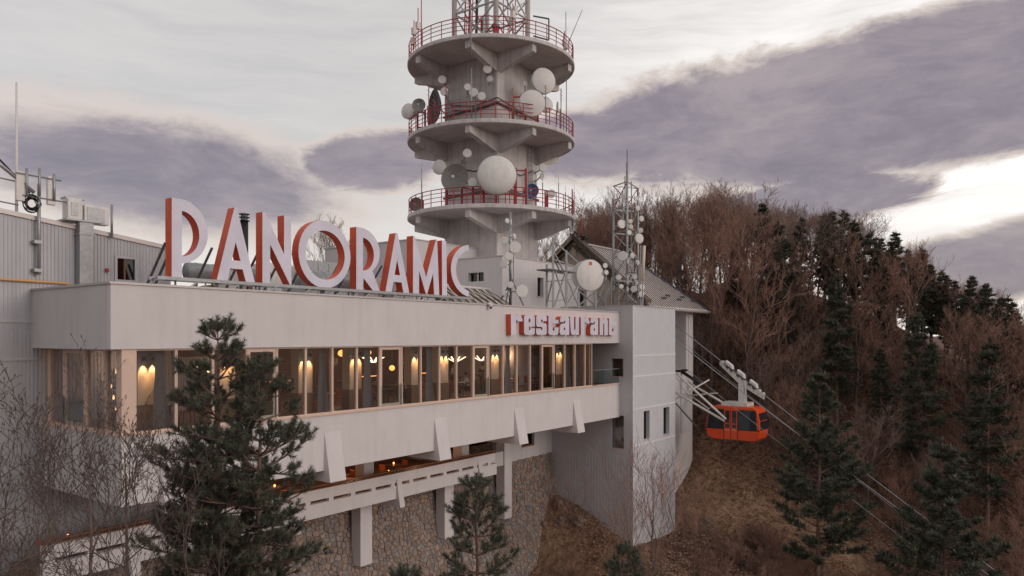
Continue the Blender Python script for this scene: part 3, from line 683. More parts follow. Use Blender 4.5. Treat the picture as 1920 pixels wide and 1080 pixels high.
m.add([(bb[0],bb[1],bb[2]),(41,bb[1],bb[2]),(41,14,bb[2]),(bb[0],14,bb[2])], [(0,1,2,3)]); m.build('wall', M['render'], q)
for h in HB: MB().box(h[0],h[1],bb[1]+.3,bb[1]+.32,h[2],h[3]).build('pane', M['dglass'], q); MB().box(h[0]-.04,h[1]+.04,bb[1]-.05,bb[1]+.29,h[2]-.06,h[2]-.002).build('window_sill', M['cap'], q)
for h in HA: MB().box(bb[0]+.3,bb[0]+.32,h[0],h[1],h[2],h[3]).build('pane', M['dglass'], q); MB().box(bb[0]+.2,bb[0]+.28,(h[0]+h[1])/2-.04,(h[0]+h[1])/2+.04,h[2],h[3]).build('mullion', M['white'], q)
c = MB().box(bb[0]-.05, 41.05, bb[1]-.05, bb[1]+.12, bb[2], bb[2]+.06); c.box(bb[0]-.05, bb[0]+.12, bb[1]+.12, 14, bb[2], bb[2]+.06); c.build('coping', M['cap'], q)
# ================================================================ PANORAMIC sign
BS, ZL, HL = 1.0, 2.2, 2.85
def la(x): return onb(x, 600, BS)[0]
def el_(cx, ch, rx, rh, t0, t1, n=18): return [(cx + rx*math.cos(R(t0+(t1-t0)*i/n)), ch + rh*math.sin(R(t0+(t1-t0)*i/n))) for i in range(n+1)]
LET = [
 ('P', [[(322,0),(322,1)] + el_(339,.59,50.6,.41,90,-88) + [(341,.17),(341,0)], [(341,.27)] + el_(341,.56,32.7,.29,-90,90)]),
 ('A', [[(406.7,0),(439.5,1),(444,1),(477.6,0),(461,0),(455,.165),(431.4,.165),(427,0)], [(434.4,.28),(441.8,.53),(451,.28)]]),
 ('N', [[(492,0),(492,1),(497,1),(532.6,.435),(532.6,1),(545.4,1),(546.5,0),(543.5,0),(506.5,.556),(506.5,0)]]),
 ('O', [el_(608.3,.5,48.8,.515,0,350,35), el_(609.7,.49,36.7,.375,0,350,35)]),
 ('R', [[(668,0),(668,1)] + el_(676,.62,36,.38,90,-52) + [(712,0),(699,0),(681.5,.19),(680.6,0)], [(680.6,.31)] + el_(680.6,.575,20.4,.265,-88,90)]),
 ('A', [[(722.8,0),(742,1),(745.4,1),(767.4,0),(756.6,0),(752.9,.17),(737.7,.17),(734.6,0)], [(739.8,.29),(744.5,.55),(750.2,.29)]]),
 ('M', [[(774.4,0),(774.4,1),(777,1),(799,.3),(817.3,1),(819.6,1),(823.5,0),(814,0),(812,.38),(800.6,0),(798.8,0),(785.6,.40),(785.6,0)]]),
 ('I', [[(829,0),(828.4,1),(836.6,1),(838.2,0)]]),
 ('C', [el_(885,.5,39.5,.5,99,261,22) + [(879,.12)] + el_(885,.5,30,.395,259,101,20) + [(879,.885)]])]
ps = thing('rooftop_letter_sign', 'giant PANORAMIC letters with lavender faces and red sides on a roof truss', 'sign', (10, 1.2, 1.35))
for ch, loops in LET:
    L3 = [[(la(x), BS, ZL + h*HL) for x, h in l] for l in loops]
    o = MB().shape(L3, (0,.44,0), front=False).build('letter', M['red'], ps)
    L4 = [[(x, y - .004, z) for x, y, z in l] for l in L3]
    MB().shape(L4, (0,.02,0), back=False).build('letter_face', M['face'], o)
TA0, TA1 = la(292), la(884)
for b in (.92, 1.5):
    MB().box(TA0, TA1, b-.05, b+.05, ZL-.13, ZL-.012).build('truss_beam', M['galv'], ps)
    MB().box(TA0, TA1, b-.04, b+.04, 1.60, 1.68).build('truss_beam', M['galv'], ps)
a = TA0 + .15; k = 0
while a < TA1 - .6:
    MB().bar((a,.92,1.66), (a+.55,.92,ZL-.12) if k % 2 else (a-.0,.92,ZL-.12), .05).build('truss_diagonal', M['galv'], ps)
    MB().bar((a,.92,ZL-.07), (a,1.5,ZL-.07), .05).build('truss_cross_piece', M['galv'], ps)
    MB().bar((a,1.5,1.3), (a,1.5,ZL-.1), .06).build('truss_post', M['galv'], ps)
    a += .85; k += 1
for x in (322,337,410,470,496,541,585,650,672,705,728,762,780,832,860):
    a = la(x); MB().bar((a,1.44,ZL+1.25), (a-.1,3.1,1.34), .07).build('back_strut', M['steel'], ps)
# ================================================================ restaurant lettering on the fascia
G = {'r': [[(5,0),(0,1),(75,1),(85,.94),(97,1),(150,1),(178,.76),(175,.66),(105,.66),(95,.76),(80,.68),(75,0)]],
 'e': [[(15,0),(0,.1),(0,.9),(20,1),(145,1),(162,.9),(162,.41),(70,.41),(70,.35),(76,.23),(92,.23),(100,.33),(162,.33),(162,.1),(145,0)], [(70,.63),(70,.83),(90,.81),(98,.71),(88,.63)]],
 's': [[(18,0),(0,.08),(0,.33),(70,.33),(78,.23),(93,.25),(92,.40),(18,.41),(0,.5),(0,.9),(18,1),(143,1),(160,.9),(160,.72),(104,.70),(92,.81),(75,.78),(75,.61),(143,.60),(160,.52),(160,.1),(143,0)]],
 't': [[(17,0),(0,.1),(4,1),(72,1),(84,.82),(147,.80),(150,.62),(64,.60),(64,.28),(73,.2),(88,.22),(92,.40),(150,.41),(147,.1),(132,0)]],
 'a': [[(15,0),(0,.12),(0,.45),(22,.60),(78,.62),(84,.74),(70,.79),(60,.68),(0,.70),(10,.93),(25,1),(125,1),(143,.9),(143,0),(86,0),(76,.06),(64,0)], [(60,.32),(73,.43),(86,.36),(80,.25),(67,.23)]],
 'u': [[(28,0),(11,.15),(0,1),(60,1),(62,.35),(72,.25),(82,.35),(82,1),(135,1),(135,0),(90,0),(82,.06),(70,0)]],
 'n': [[(0,0),(0,1),(50,1),(62,.92),(75,1),(105,1),(122,.85),(122,0),(70,0),(70,.62),(62,.72),(53,.62),(51,0)]]}
W0 = {'r':178,'e':162,'s':160,'t':150,'a':143,'u':135,'n':122}
rsn = thing('restaurant_lettering', 'word restaurant in chunky white letters with red sides on the white fascia', 'sign', (29, -.2, .2))
for ch, x0, x1 in (('r',142,318),('e',340,502),('s',522,682),('t',706,858),('a',876,1018),('u',1030,1165),('r',1190,1322),('a',1335,1452),('n',1475,1597),('t',1612,1730)):
    L3 = [[(onb(940 + (x0 + x*(x1-x0)/W0[ch])*.125, 600, -.34)[0], -.34, .16 + h*1.14) for x, h in l] for l in G[ch]]
    o = MB().shape(L3, (0,.335,0), front=False).build('letter', M['red'], rsn)
    MB().shape([[(x, y-.004, z) for x, y, z in l] for l in L3], (0,.02,0), back=False).build('letter_face', M['face'], o)
# dome camera under the roof edge
c = onb(918, 572, -.12)
q = thing('security_camera', 'white dome camera with dark lens hanging on the roof edge', 'camera', (c[0], -.12, c[2]))
MB().box(c[0]-.12, c[0]+.12, -.16, -.052, c[2]+.02, c[2]+.14).build('bracket', M['white'], q)
MB().lathe((c[0],-.2,c[2]-.02), (0,0,1), [(.09,-.1),(.11,0),(.09,.08)], 14).build('housing', M['white'], q, True)
MB().lathe((c[0],-.2,c[2]-.12), (0,0,-1), [(.085,0),(.07,.06),(.02,.09)], 14).build('lens_dome', M['black'], q, True)
# ================================================================ equipment on the flat roof
def flue(x, y0, y1, D, r, label):
    t = aty(x, y0, D); z1 = t[2]; q = thing('flue_pipe', label, 'chimney', (t[0], t[1], 1.35))
    MB().lathe((t[0],t[1],1.35), (0,0,1), [(r,0),(r,z1-1.35-.35)], 16).build('pipe', M['black'], q, True)
    for h in (.38, .22, .06): MB().lathe((t[0],t[1],z1-h), (0,0,1), [(r*1.35,0),(r*1.35,.03)], 16).build('cowl_ring', M['black'], q)
    MB().lathe((t[0],t[1],z1-.35), (0,0,1), [(r*.85,0),(r*.85,.3)], 12).build('cowl_core', M['steel'], q)
flue(458, 400, 470, 36, .19, 'black flue with ringed cowl rising behind the letter A')
def ductx(x0, x1, y, b, r, label):
    p, s = onb(x0, y, b), onb(x1, y, b); z = p[2]
    q = thing('ventilation_duct', label, 'duct', (p[0], b, 1.35)); MB().tube((p[0],b,z), (s[0],b,z), r, n=16).build('duct', M['galv'], q, True)
    for k in range(5):
        a = p[0] + (s[0]-p[0])*(k+.5)/5; MB().lathe((a,b,z), (1,0,0), [(r*1.04,-.02),(r*1.04,.02)], 16).build('seam_ring', M['galv'], q)
        MB().bar((a,b,1.35), (a,b,z-r*.9), .07).build('support', M['steel'], q)
ductx(350, 500, 508, 5.6, .38, 'round silver ventilation duct behind the letters P and A')
ductx(560, 690, 522, 4.5, .42, 'round silver ventilation duct behind the letter O')
def unit(x0, x1, y0, y1, b, dp, label, mt='white'):
    p, s = onb(x0, y0, b), onb(x1, y1, b); z0 = 1.35; z1 = p[2]
    q = thing('air_handling_unit', label, 'ventilation unit', (p[0], b, z0)); bevel(MB().box(p[0], s[0], b, b+dp, z0+.12, z1).build('casing', M[mt], q), .03)
    n = max(2, int((s[0]-p[0])/.7))
    for k in range(n):
        a0 = p[0] + (s[0]-p[0])*k/n; a1 = p[0] + (s[0]-p[0])*(k+1)/n
        MB().box(a0+.04, a1-.04, b-.025, b-.001, z0+.25, z1-.1).build('access_panel', M['galv'] if k % 2 else M[mt], q)
    for a in (p[0]+.1, s[0]-.2): MB().box(a, a+.1, b+.05, b+dp-.05, z0, z0+.12).build('foot', M['steel'], q)
unit(430, 462, 500, 525, 4.0, .9, 'small white fan unit behind the first letter A')
unit(500, 556, 492, 525, 7.5, 1.2, 'long pale air handling unit behind the letter N')
unit(575, 672, 487, 520, 9.0, 1.2, 'long galvanised air handling unit seen through the letter O', 'galv')
unit(690, 760, 520, 535, 3.4, .8, 'low pale unit behind the letter R and the second A')
# brown ribbed skylight with white lattice at the end of the sign
sk = thing('lattice_skylight', 'low ribbed brown canopy with white crossed lattice beside the last letter', 'roof light', (21.5, 2.2, 1.35))
s0, s1 = la(868), onb(955, 560, 1.4)[0]
MB().prism([(s0,1.55,1.5),(s0,4.2,2.95),(s0,4.3,2.85),(s0,1.6,1.38)], (s1-s0+1.5,0,0)).build('canopy', M['rust'], sk)
n = 26
for k in range(n): a = s0 + (s1-s0+1.5)*k/(n-1); MB().bar((a,1.54,1.56), (a,4.16,3.0), .045).build('rib', M['clad'], sk)
n = 9
for k in range(n):
    a = s0 + (s1+1.2-s0)*k/n; d = (s1+1.2-s0)/n
    MB().bar((a,1.42,1.5), (a+d,3.9,2.98), .05).build('lattice_bar', M['white'], sk); MB().bar((a+d,1.40,1.5), (a,3.88,3.0), .05).build('lattice_bar', M['white'], sk)
MB().bar((s0,4.0,3.06), (s1+1.5,4.0,3.06), .12).build('ridge_pipe', M['white'], sk)
# ================================================================ annex with ribbed flank
ax = thing('stair_annex', 'tall pale clad annex with panel joints and slit windows at the end of the restaurant', 'building', (38, 2, -14))
BA, AX1, ZX = -1.04, 41.4, 2.22
hs = [tuple(onb(x, y, BA) for x, y in q) for q in (((1207,777),(1218,838)), ((1244,769),(1255,829)))]
FH = [(p[0], r[0], -7.3, -5.25) for p, r in hs]
m = MB(); wallface(m, 'b', BA, AE, AX1, -17, ZX, FH, .35); m.add([(AX1,BA,-17),(AX1,9,-17),(AX1,9,ZX),(AX1,BA,ZX)], [(0,1,2,3)]); m.add([(AE,BA,ZX),(AX1,BA,ZX),(AX1,9,ZX),(AE,9,ZX)], [(0,1,2,3)])
m.build('wall', M['panel'], ax)
for h in FH:
    MB().box(h[0]-.2,h[1]+.2,BA+.6,BA+.65,h[2]-.2,h[3]+.2).build('window_blind', M['curtain'], ax)
    MB().box(h[0],h[1],BA+.28,BA+.30,h[2],h[3]).build('pane', M['dglass'], ax); MB().box(h[0]-.03,h[1]+.03,BA-.04,BA+.27,h[2]-.07,h[2]-.002).build('window_sill', M['frame'], ax)
    MB().box(h[0]+.005,h[0]+.05,BA+.2,BA+.275,h[2],h[3]).build('window_frame', M['wood'], ax)
for z in (-1.28, -2.72, -5.0, -7.55): MB().box(AE+.02, AX1+.01, BA-.022, BA-.002, z-.05, z+.05).build('joint_strip', M['joint'], ax)
for a in (AE+.0, FH[0][0]-.22, FH[0][1]+.15, FH[1][0]-.2, FH[1][1]+.15):
    z0, z1 = (-17, ZX) if a == AE else (-7.5, -5.05); MB().box(a+.01, a+.08, BA-.018, BA-.003, z0, z1).build('joint_strip', M['joint'], ax)
wA = [ona(x, y, AE) for x, y in ((1146,778),(1170,842))]; wB = [ona(x, y, AE) for x, y in ((1146,672),(1169,706))]
HA = [(wA[1][1], wA[0][1], wA[1][2], wA[0][2]), (wB[1][1], wB[0][1], wB[1][2], wB[0][2])]
m = MB(); corrugated(m, 'a', AE-.03, BA, 5.7, -17, -8.3, .24, .013); m.build('ribbed_panel', M['ribbed'], ax)
m = MB(); wallface(m, 'a', AE-.03, BA, 9, -8.3, -3.6, HA[:1], .25); m.build('flank_panel', M['ribbed'], ax)
m = MB(); wallface(m, 'a', AE-.033, BA, 9, -3.6, ZX, HA[1:], .25); m.build('flank_panel', M['ribbed'], ax)
MB().box(AE+.45,AE+.5,HA[0][0]-.3,HA[0][1]+.3,HA[0][2]-.2,HA[0][3]+.2).build('window_blind', M['curtain'], ax); MB().box(AE+.6,AE+.65,HA[1][0]-.5,HA[1][1]+.5,HA[1][2]-.3,HA[1][3]+.3).build('recess_lining', M['clad'], ax)
for h in HA: MB().box(AE+.18,AE+.2,h[0],h[1],h[2],h[3]).build('pane', M['glass'], ax); MB().box(AE-.07,AE+.17,h[0]-.04,h[1]+.04,h[2]-.07,h[2]-.002).build('window_sill', M['frame'], ax)
MB().box(AE-.06, AX1+.05, BA-.06, 9, ZX, ZX+.06).build('coping', M['cap'], ax)
MB().box(AE-.07, AE+.005, BA-.03, BA+.06, -16.9, ZX-.01).build('corner_trim', M['joint'], ax)
for z in [2 - k*.9 for k in range(19)]: MB().box(AE-.085, AE-.071, BA+.0, BA+.03, z-.02, z+.02).build('rivet', M['steel'], ax)
# ================================================================ telecom tower
TCa, TCb = L(-1.63, 58.0); HS, RP = 2.62, 6.5
tw = thing('telecom_tower', 'pale concrete telecom tower with three round red-railed platforms and a lattice top', 'tower', (TCa, TCb, 1.35))
sh = MB().box(TCa-HS, TCa+HS, TCb-HS, TCb+HS, -4, 21.0); bevel(sh.build('shaft', M['concrete'], tw), .12, 3)
PZ = (9.38, 15.33, 21.28)
for z in PZ:
    pl = MB().lathe((TCa,TCb,z-.34), (0,0,1), [(RP-.05,0),(RP,.03),(RP,.30),(RP-.04,.34)], 96).build('platform', M['soffit'], tw); smooth_by_angle(pl)
    MB().lathe((TCa,TCb,z-.30), (0,0,1), [(RP+.004,0),(RP+.03,.02),(RP+.03,.24),(RP+.004,.27)], 96, False).build('edge_band', M['concrete'], pl)
    tip = math.sqrt((RP*.975)**2 - HS**2)
    for sa in (-1, 1):
        for sb_ in (-1, 1):
            for ax_ in (0, 1):
                def P(d, w, zz): u, v = (d*sa, (HS - w)*sb_) if ax_ == 0 else ((HS - w)*sa, d*sb_); return (TCa+u, TCb+v, zz)
                prof = [(HS-.3, z-.33), (tip, z-.33), (tip, z-.88), (HS-.3, z-1.75)]
                pts = [P(d, -.0 - .001, zz) for d, zz in prof]; q = [P(d, .46, zz) for d, zz in prof]
                MB().add(pts + q, [(0,1,2,3),(7,6,5,4),(0,4,5,1),(1,5,6,2),(2,6,7,3),(3,7,4,0)]).build('rib', M['concrete'], pl)
    ring = MB(); n = 96
    for h, r in ((.32,.026),(.62,.026),(.92,.026),(1.2,.036)):
        ring.path([(TCa+(RP-.08)*math.cos(2*math.pi*i/n), TCb+(RP-.08)*math.sin(2*math.pi*i/n), z+h) for i in range(n+1)], r, 5, False)
    rl = ring.build('railing', M['redsteel'], tw, True)
    proto = None
    for i in range(40):
        w = 2*math.pi*(i+.5)/40
        MB().tube((TCa+(RP-.08)*math.cos(w), TCb+(RP-.08)*math.sin(w), z-.01), (TCa+(RP-.08)*math.cos(w), TCb+(RP-.08)*math.sin(w), z+1.2), .032, n=5).build('post', M['redsteel'], rl)
# lattice mast on top
ZT0, ZT1, HM = 21.28, 40.0, 2.05
for sa in (-1, 1):
    for sb_ in (-1, 1):
        MB().tube((TCa+sa*HM,TCb+sb_*HM,ZT0), (TCa+sa*HM,TCb+sb_*HM,ZT0+1.9), .25, n=12).build('leg_base', M['redsteel'], tw, True)
        MB().tube((TCa+sa*HM,TCb+sb_*HM,ZT0+1.9), (TCa+sa*HM,TCb+sb_*HM,ZT1), .20, n=12).build('leg', M['white'], tw, True)
        MB().lathe((TCa+sa*HM,TCb+sb_*HM,ZT0+1.85), (0,0,1), [(.32,0),(.32,.1)], 12).build('flange', M['steel'], tw)
br = []
C4 = [(-HM,-HM),(HM,-HM),(HM,HM),(-HM,HM)]
for k in range(6):
    z0, z1 = ZT0 + .9 + k*3.0, ZT0 + 3.9 + k*3.0
    for i in range(4):
        p, q = C4[i], C4[(i+1) % 4]; md = ((p[0]+q[0])/2, (p[1]+q[1])/2)
        for s, e in ((p, q), (q, p)):
            MB().bar((TCa+s[0],TCb+s[1],z0), (TCa+e[0],TCb+e[1],z1), .10).build('brace', M['white'] if k % 2 else M['galv'], tw)
        MB().bar((TCa+p[0],TCb+p[1],z1), (TCa+q[0],TCb+q[1],z1), .11).build('brace', M['galv'], tw)
        MB().bar((TCa+p[0],TCb+p[1],z0+1.5), (TCa+md[0],TCb+md[1],z0), .07).build('brace', M['redsteel'] if k == 0 else M['galv'], tw)
        MB().bar((TCa+q[0],TCb+q[1],z0+1.5), (TCa+md[0],TCb+md[1],z0), .07).build('brace', M['redsteel'] if k == 0 else M['galv'], tw)
rr = random.Random(21)
for k in range(10):
    x, y = rr.uniform(-1.6,1.6), rr.uniform(-1.6,1.6); MB().tube((TCa+x,TCb+y,ZT0), (TCa+x*.9,TCb+y*.9,ZT0+rr.uniform(4,9)), rr.choice((.04,.06,.09)), n=6).build('cable_run', rr.choice((M['black'],M['galv'],M['redsteel'])), tw)
# ladder and cable trays on the shaft
la_, lb_ = TCa+HS*.55, TCb-HS-.12
ld = MB()
for s in (-.22,.22): ld.bar((la_+s,lb_,9.4), (la_+s,lb_,20.6), .05)
z = 9.6
while z < 20.5: ld.bar((la_-.22,lb_,z), (la_+.22,lb_,z), .03); z += .32
ld.build('ladder', M['galv'], tw)
for z in (17.3, 11.0): MB().path([(TCa-HS-.06,TCb+HS,z-.2),(TCa-HS-.06,TCb-HS-.06,z),(TCa+HS+.06,TCb-HS-.06,z-.1)], .09, 5).build('cable_tray', M['steel'], tw)
for z in (17.5, 17.1, 11.2, 12.6):
    MB().path([(TCa-HS-.10,TCb+rr.uniform(-1,2),z+.4),(TCa-HS-.12,TCb-.5,z-.1),(TCa-HS-.1,TCb-HS-.1,z+.15),(TCa+.2,TCb-HS-.12,z-.2),(TCa+1.9,TCb-HS-.1,z+.5)], .035, 4).build('feeder_cable', M['black'], tw)
# ---- red dish frames standing on the platforms
def frame_on(label, pts, z0, z1, name='dish_frame'):
    q = thing(name, label, 'frame', (*pts[0], z0)); 
    for p in pts: MB().bar((*p, z0), (*p, z1), .15).build('post', M['redsteel'], q)
    for p, s in zip(pts[:-1], pts[1:]):
        for z in (z0+.9, z1-.15): MB().bar((*p, z), (*s, z), .09).build('cross_bar', M['redsteel'], q)
    return q
fp = lambda x, D: aty(x, 400, D)[:2]
frame_on('red steel frame carrying the giant white radome dish', [fp(838,53.4), fp(866,53.2), fp(887,53.0), fp(907,52.8), fp(930,52.7), fp(965,53.0)], PZ[0], PZ[0]+1.9)
frame_on('red steel frame behind the blue dish', [fp(967,53.6), fp(986,53.6)], PZ[0], PZ[0]+2.9)
frame_on('red steel frame carrying the twin white drums on the middle platform', [fp(962,53.4), fp(985,53.2), fp(1008,53.6)], PZ[1], PZ[1]+2.2)
# ================================================================ dishes and drums
def fdir(v): v = Vector(v).normalized(); return Vector((v.x*SN + v.y*CS, -v.x*CS + v.y*SN, v.z))
def dish(label, x, y, D, rp, kind, face, to, group=None, depth=None, mt='dish', name=None, pipe=.05):
    """microwave antenna at its place on a mast; face = where it points, to = (a,b) of what it is bolted to"""
    c = Vector(aty(x, y, D)); r = rp*D/F; f = fdir(face); d = depth or r*.55
    name = name or {'drum':'drum_antenna', 'dome':'radome_dish', 'open':'parabolic_dish', 'mesh':'mesh_dish'}[kind]
    back = c - f*d
    q = thing(name, label, 'antenna', tuple(back), group)
    n = 28 if r > .5 else 18
    if kind in ('drum', 'dome'):
        o = MB().lathe(c, f, [(r*.30,-d-r*.12),(r*.75,-d*.95),(r*.985,-d*.55),(r,-.02),(r*.97,0)], n).build('shroud', M[mt if rp < 20 else 'white'], q); smooth_by_angle(o, 30)
        pr = [(r*.955,.004),(r*.93,.02),(r*.01,.035)] if kind == 'drum' else [(r*.99,.0),(r*.93,.13*r),(r*.72,.26*r),(r*.4,.35*r),(r*.01,.38*r)]
        o = MB().lathe(c, f, pr, n, False).build('radome', M[mt], q); smooth_by_angle(o, 50)
        if rp > 18: MB().lathe(c, f, [(r*1.015,-.05),(r*1.03,-.03),(r*1.015,.0)], n, False).build('rim', M['galv'], q)
    else:
        pr = [(r*t, -d + d*t*t) for t in (.06,.25,.45,.65,.85,1.0)]
        o = MB().lathe(c, f, pr + [(r*t, -d - .03 + d*t*t) for t in (1.0,.7,.4,.06)], n, False).build('reflector', M[mt], q); smooth_by_angle(o, 60)
        ap = c + f*(r*.25)
        up = Vector((0,0,1)); sd_ = f.cross(up).normalized(); up = sd_.cross(f)
        for k in range(3):
            w = k*2*math.pi/3 + .5; e = c + (sd_*math.cos(w) + up*math.sin(w))*r*.92
            MB().tube(e, ap, .012 + r*.008, n=4).build('feed_strut', M['galv'], q)
        MB().lathe(ap, f, [(r*.09,-.05),(r*.10,.06)], 8).build('feed_horn', M['white'], q)
        if kind == 'mesh':
            for k in range(16):
                w = 2*math.pi*k/16; dv = sd_*math.cos(w) + up*math.sin(w)
                MB().path([c - f*(d+.04) + dv*r*.08, c - f*(d*.72+.05) + dv*r*.53, c + dv*r - f*.03], .025, 4).build('rib', M['galv'], q)
    t = Vector((to[0], to[1], back.z)); bk = c - f*(d + r*.1)
    if (t - bk).length > .03:
        MB().tube(bk + f*.05, t, pipe, n=6).build('mount_arm', M['galv'], q)
        MB().lathe(t - Vector((0,0,.16)), (0,0,1), [(.10,0),(.10,.32)], 8).build('mount_clamp', M['galv'], q)
    return q
axis = (TCa, TCb)
def onshaft(x, D0=None):      # nearest point of the shaft wall seen at this column
    k = (x - CX)/F
    for i in range(400):
        D = 52 + i*.03; a, b = L(k*D, D)
        if abs(a - TCa) <= HS and abs(b - TCb) <= HS: return (a, b)
    return axis
FC = (0, -1, 0)
TD = [  # label, x, y, D, r, kind, face, attach, group, depth, mat
 ('giant white radome dish with a mottled convex cover above the lowest platform', 932, 328, 51.6, 37, 'dome', (.14,-1,.02), fp(925,53.0), None, 1.0, 'dish'),
 ('large grey open parabolic dish beside the giant white radome', 852, 333, 52.6, 27, 'open', (-.30,-1,.12), fp(866,53.4), None, .42, 'dishgrey'),
 ('flat white drum half hidden behind the grey open dish', 823, 313, 54.6, 14, 'drum', (-.35,-1,0), onshaft(838), None, None, 'dish'),
 ('small round white drum between the grey dish and the giant radome', 886, 342, 52.2, 9, 'drum', (.05,-1,.05), fp(887,53.0), None, None, 'dish'),
 ('small white drum on a bent arm above the grey open dish', 876, 287, 53.5, 8.5, 'drum', (.1,-1,0), onshaft(866), None, None, 'dish'),
 ('bright blue parabolic dish beside the red railing', 996, 358, 53.6, 14.5, 'open', (-.25,-1,.18), fp(986,53.8), None, .3, 'dishblue'),
 ('small white drum high on the shaft corner above the blue dish', 1018, 314, 56.5, 8, 'drum', (.35,-1,0), onshaft(1004), None, None, 'dish'),
 ('small grey dish seen edge on below the drum at the shaft corner', 1017, 331, 56.5, 7, 'open', (1,-.6,-.1), onshaft(1004), None, .15, 'dish'),
 ('small white drum on a red post near the lowest railing', 1034, 363, 55, 8, 'drum', (.1,-1,0), fp(1023,55), None, None, 'dish'),
 ('mesh backed dish standing at the left edge of the lowest platform', 779, 383, 55.5, 13.5, 'mesh', (-.35,-1,.1), fp(788,57), None, .25, 'dishgrey'),
 ('wide white drum under the top platform facing right', 1020, 151, 54.2, 24, 'drum', (.38,-1,-.02), onshaft(1002), None, .75, 'dish'),
 ('wide white drum standing at the middle platform railing', 998, 193, 52.4, 25, 'drum', (.14,-1,-.02), fp(985,53.4), None, .6, 'dish'),
 ('cream drum tucked behind the wide drum on the middle platform', 1024, 196, 55.4, 15, 'drum', (.5,-1,0), fp(1008,54.6), None, .35, 'dish'),
 ('huge dark ribbed dish seen from its side on the middle platform', 811, 203, 55.6, 36, 'mesh', (-1.0,-.42,.06), onshaft(838), None, .55, 'dishdark'),
 ('pale blue grey dish mounted outside the middle railing', 785, 197, 54.5, 13, 'open', (-.1,-1,.08), fp(797,57), None, .22, 'dishgrey'),
 ('deep white drum hanging off the left end of the middle platform', 764, 208, 56, 14.5, 'drum', (-.55,-1,0), fp(783,57), None, .7, 'dish'),
]
for t in TD: dish(t[0], *t[1:5], t[5], t[6], t[7], t[8], t[9], t[10])
frame_on('red post carrying the small drum near the lowest railing', [fp(1023,55), fp(1026,55.2)], PZ[0], PZ[0]+1.6)
frame_on('red posts carrying the mesh backed dish', [fp(788,57), fp(793,57.3)], PZ[0], PZ[0]+1.3)
frame_on('red posts at the left end of the middle platform', [fp(783,57), fp(797,57)], PZ[1], PZ[1]+2.2)
for x, y, r in ((829,149,8),(833,171,8),(914,129,8.5),(877,163,7),(888,173,8.5),(903,180,8),(985,157,5),(918,148,6)):
    dish('small round white drum antenna clamped to the shaft under the top platform', x, y, 53.6 + abs(x-932)*.012, r, 'drum', (rr.uniform(-.3,.3),-1,rr.uniform(-.1,.1)), onshaft(min(max(x,840),1000)), 'small drums under the top platform')
# whips and poles on the platforms
def pole(label, x, y0, y1, D, r=.04, mt='galv', x2=None, name='whip_antenna', group=None):
    p, q = aty(x, y1, D), aty(x2 or x, y0, D)
    MB().path([p, q], [r, r*.7], 6).build(name, M[mt], None, True, p, label, 'antenna', group)
pole('red whip antenna with stay wires at the left of the top platform', 790, -20, 92, 56, .05, 'redsteel')
pole('dark upright whip antenna at the right rim of the top platform', 1061, 22, 97, 57)
pole('thin leaning whip antenna at the right rim of the top platform', 1066, 18, 80, 57, .03, 'steel', 1092)
pole('long grey pole hanging beside the right side of the middle platform', 1062, 138, 250, 57.5, .045)
pole('pale tube pole fixed in front of the top platform', 883, 20, 103, 51.6, .06, 'galv')
pole('grey pole standing in front of the shaft on the middle platform', 884, 128, 235, 51.9, .06, 'galv')
pole('rusty pole beside the wide drums on the middle platform', 961, 165, 226, 52.3, .08, 'clad')
pole('red pole at the right end of the lowest platform', 1073, 355, 410, 57.5, .07, 'redsteel')
pole('thin red pole standing in front of the trees beside the tower', 1091, 393, 470, 60, .05, 'redsteel')
for x, y in ((1046,200),(1076,398)):
    c = aty(x, y, 56.8); q = thing('sector_panel', 'slim white sector panel antenna on a platform railing', 'antenna', (c[0],c[1],c[2]-.9), 'sector panels on the tower railings')
    bevel(MB().box(c[0]-.08,c[0]+.08,c[1]-.06,c[1]+.06,c[2]-.5,c[2]+.35).build('panel', M['white'], q), .02); MB().tube((c[0],c[1]+.1,c[2]-1.3), (c[0],c[1]+.1,c[2]+.2), .035, n=6).build('pole', M['steel'], q)
# small aerials, dipoles and equipment boxes crowding the platforms
ra_ = random.Random(77)
for k in range(26):
    pz = PZ[k % 3]; w = math.radians(ra_.uniform(130, 275)); r_ = ra_.uniform(RP-.9, RP-.1) if k % 4 else RP + .1
    a, b = TCa + r_*math.cos(w + ROT*0 + .35), TCb + r_*math.sin(w + .35); h = ra_.uniform(1.2, 3.2); kind = k % 3
    q = thing('aerial', ('thin stick aerial clamped to a platform railing of the tower', 'short dipole aerial with cross rods on a tower platform', 'small grey equipment box on a post at a tower railing')[kind], 'antenna', (a, b, pz), ('stick aerials on the tower', 'dipole aerials on the tower', 'equipment boxes on the tower')[kind])
    MB().tube((a,b,pz), (a,b,pz+h), .035, n=5).build('pole', M[ra_.choice(('galv','steel','redsteel'))], q)
    if kind == 1:
        for j in range(3): MB().tube((a-.35+.05*j,b-.1,pz+h-.15-.3*j), (a+.35-.05*j,b+.1,pz+h-.15-.3*j), .018, n=4).build('rod', M['galv'], q)
    elif kind == 2: MB().box(a-.17,a+.17,b-.12,b+.12,pz+h*.5,pz+h*.5+.5).build('box', M['white'], q)
    else: MB().tube((a,b,pz+h), (a,b,pz+h+.5), .015, n=4).build('tip', M['white'], q)
# loop antenna bracket on the lattice
c = aty(1000, 30, 55.2); q = thing('loop_antenna', 'square tube loop antenna bracketed to the lattice mast', 'antenna', c)
for s in ((0,0,1.1,0),(1.1,0,1.1,-1.6),(1.1,-1.6,0,-1.5)): MB().tube((c[0]+s[0],c[1]-s[0]*.6,c[2]+s[1]), (c[0]+s[2],c[1]-s[2]*.6,c[2]+s[3]), .06, n=6).build('tube', M['steel'], q)
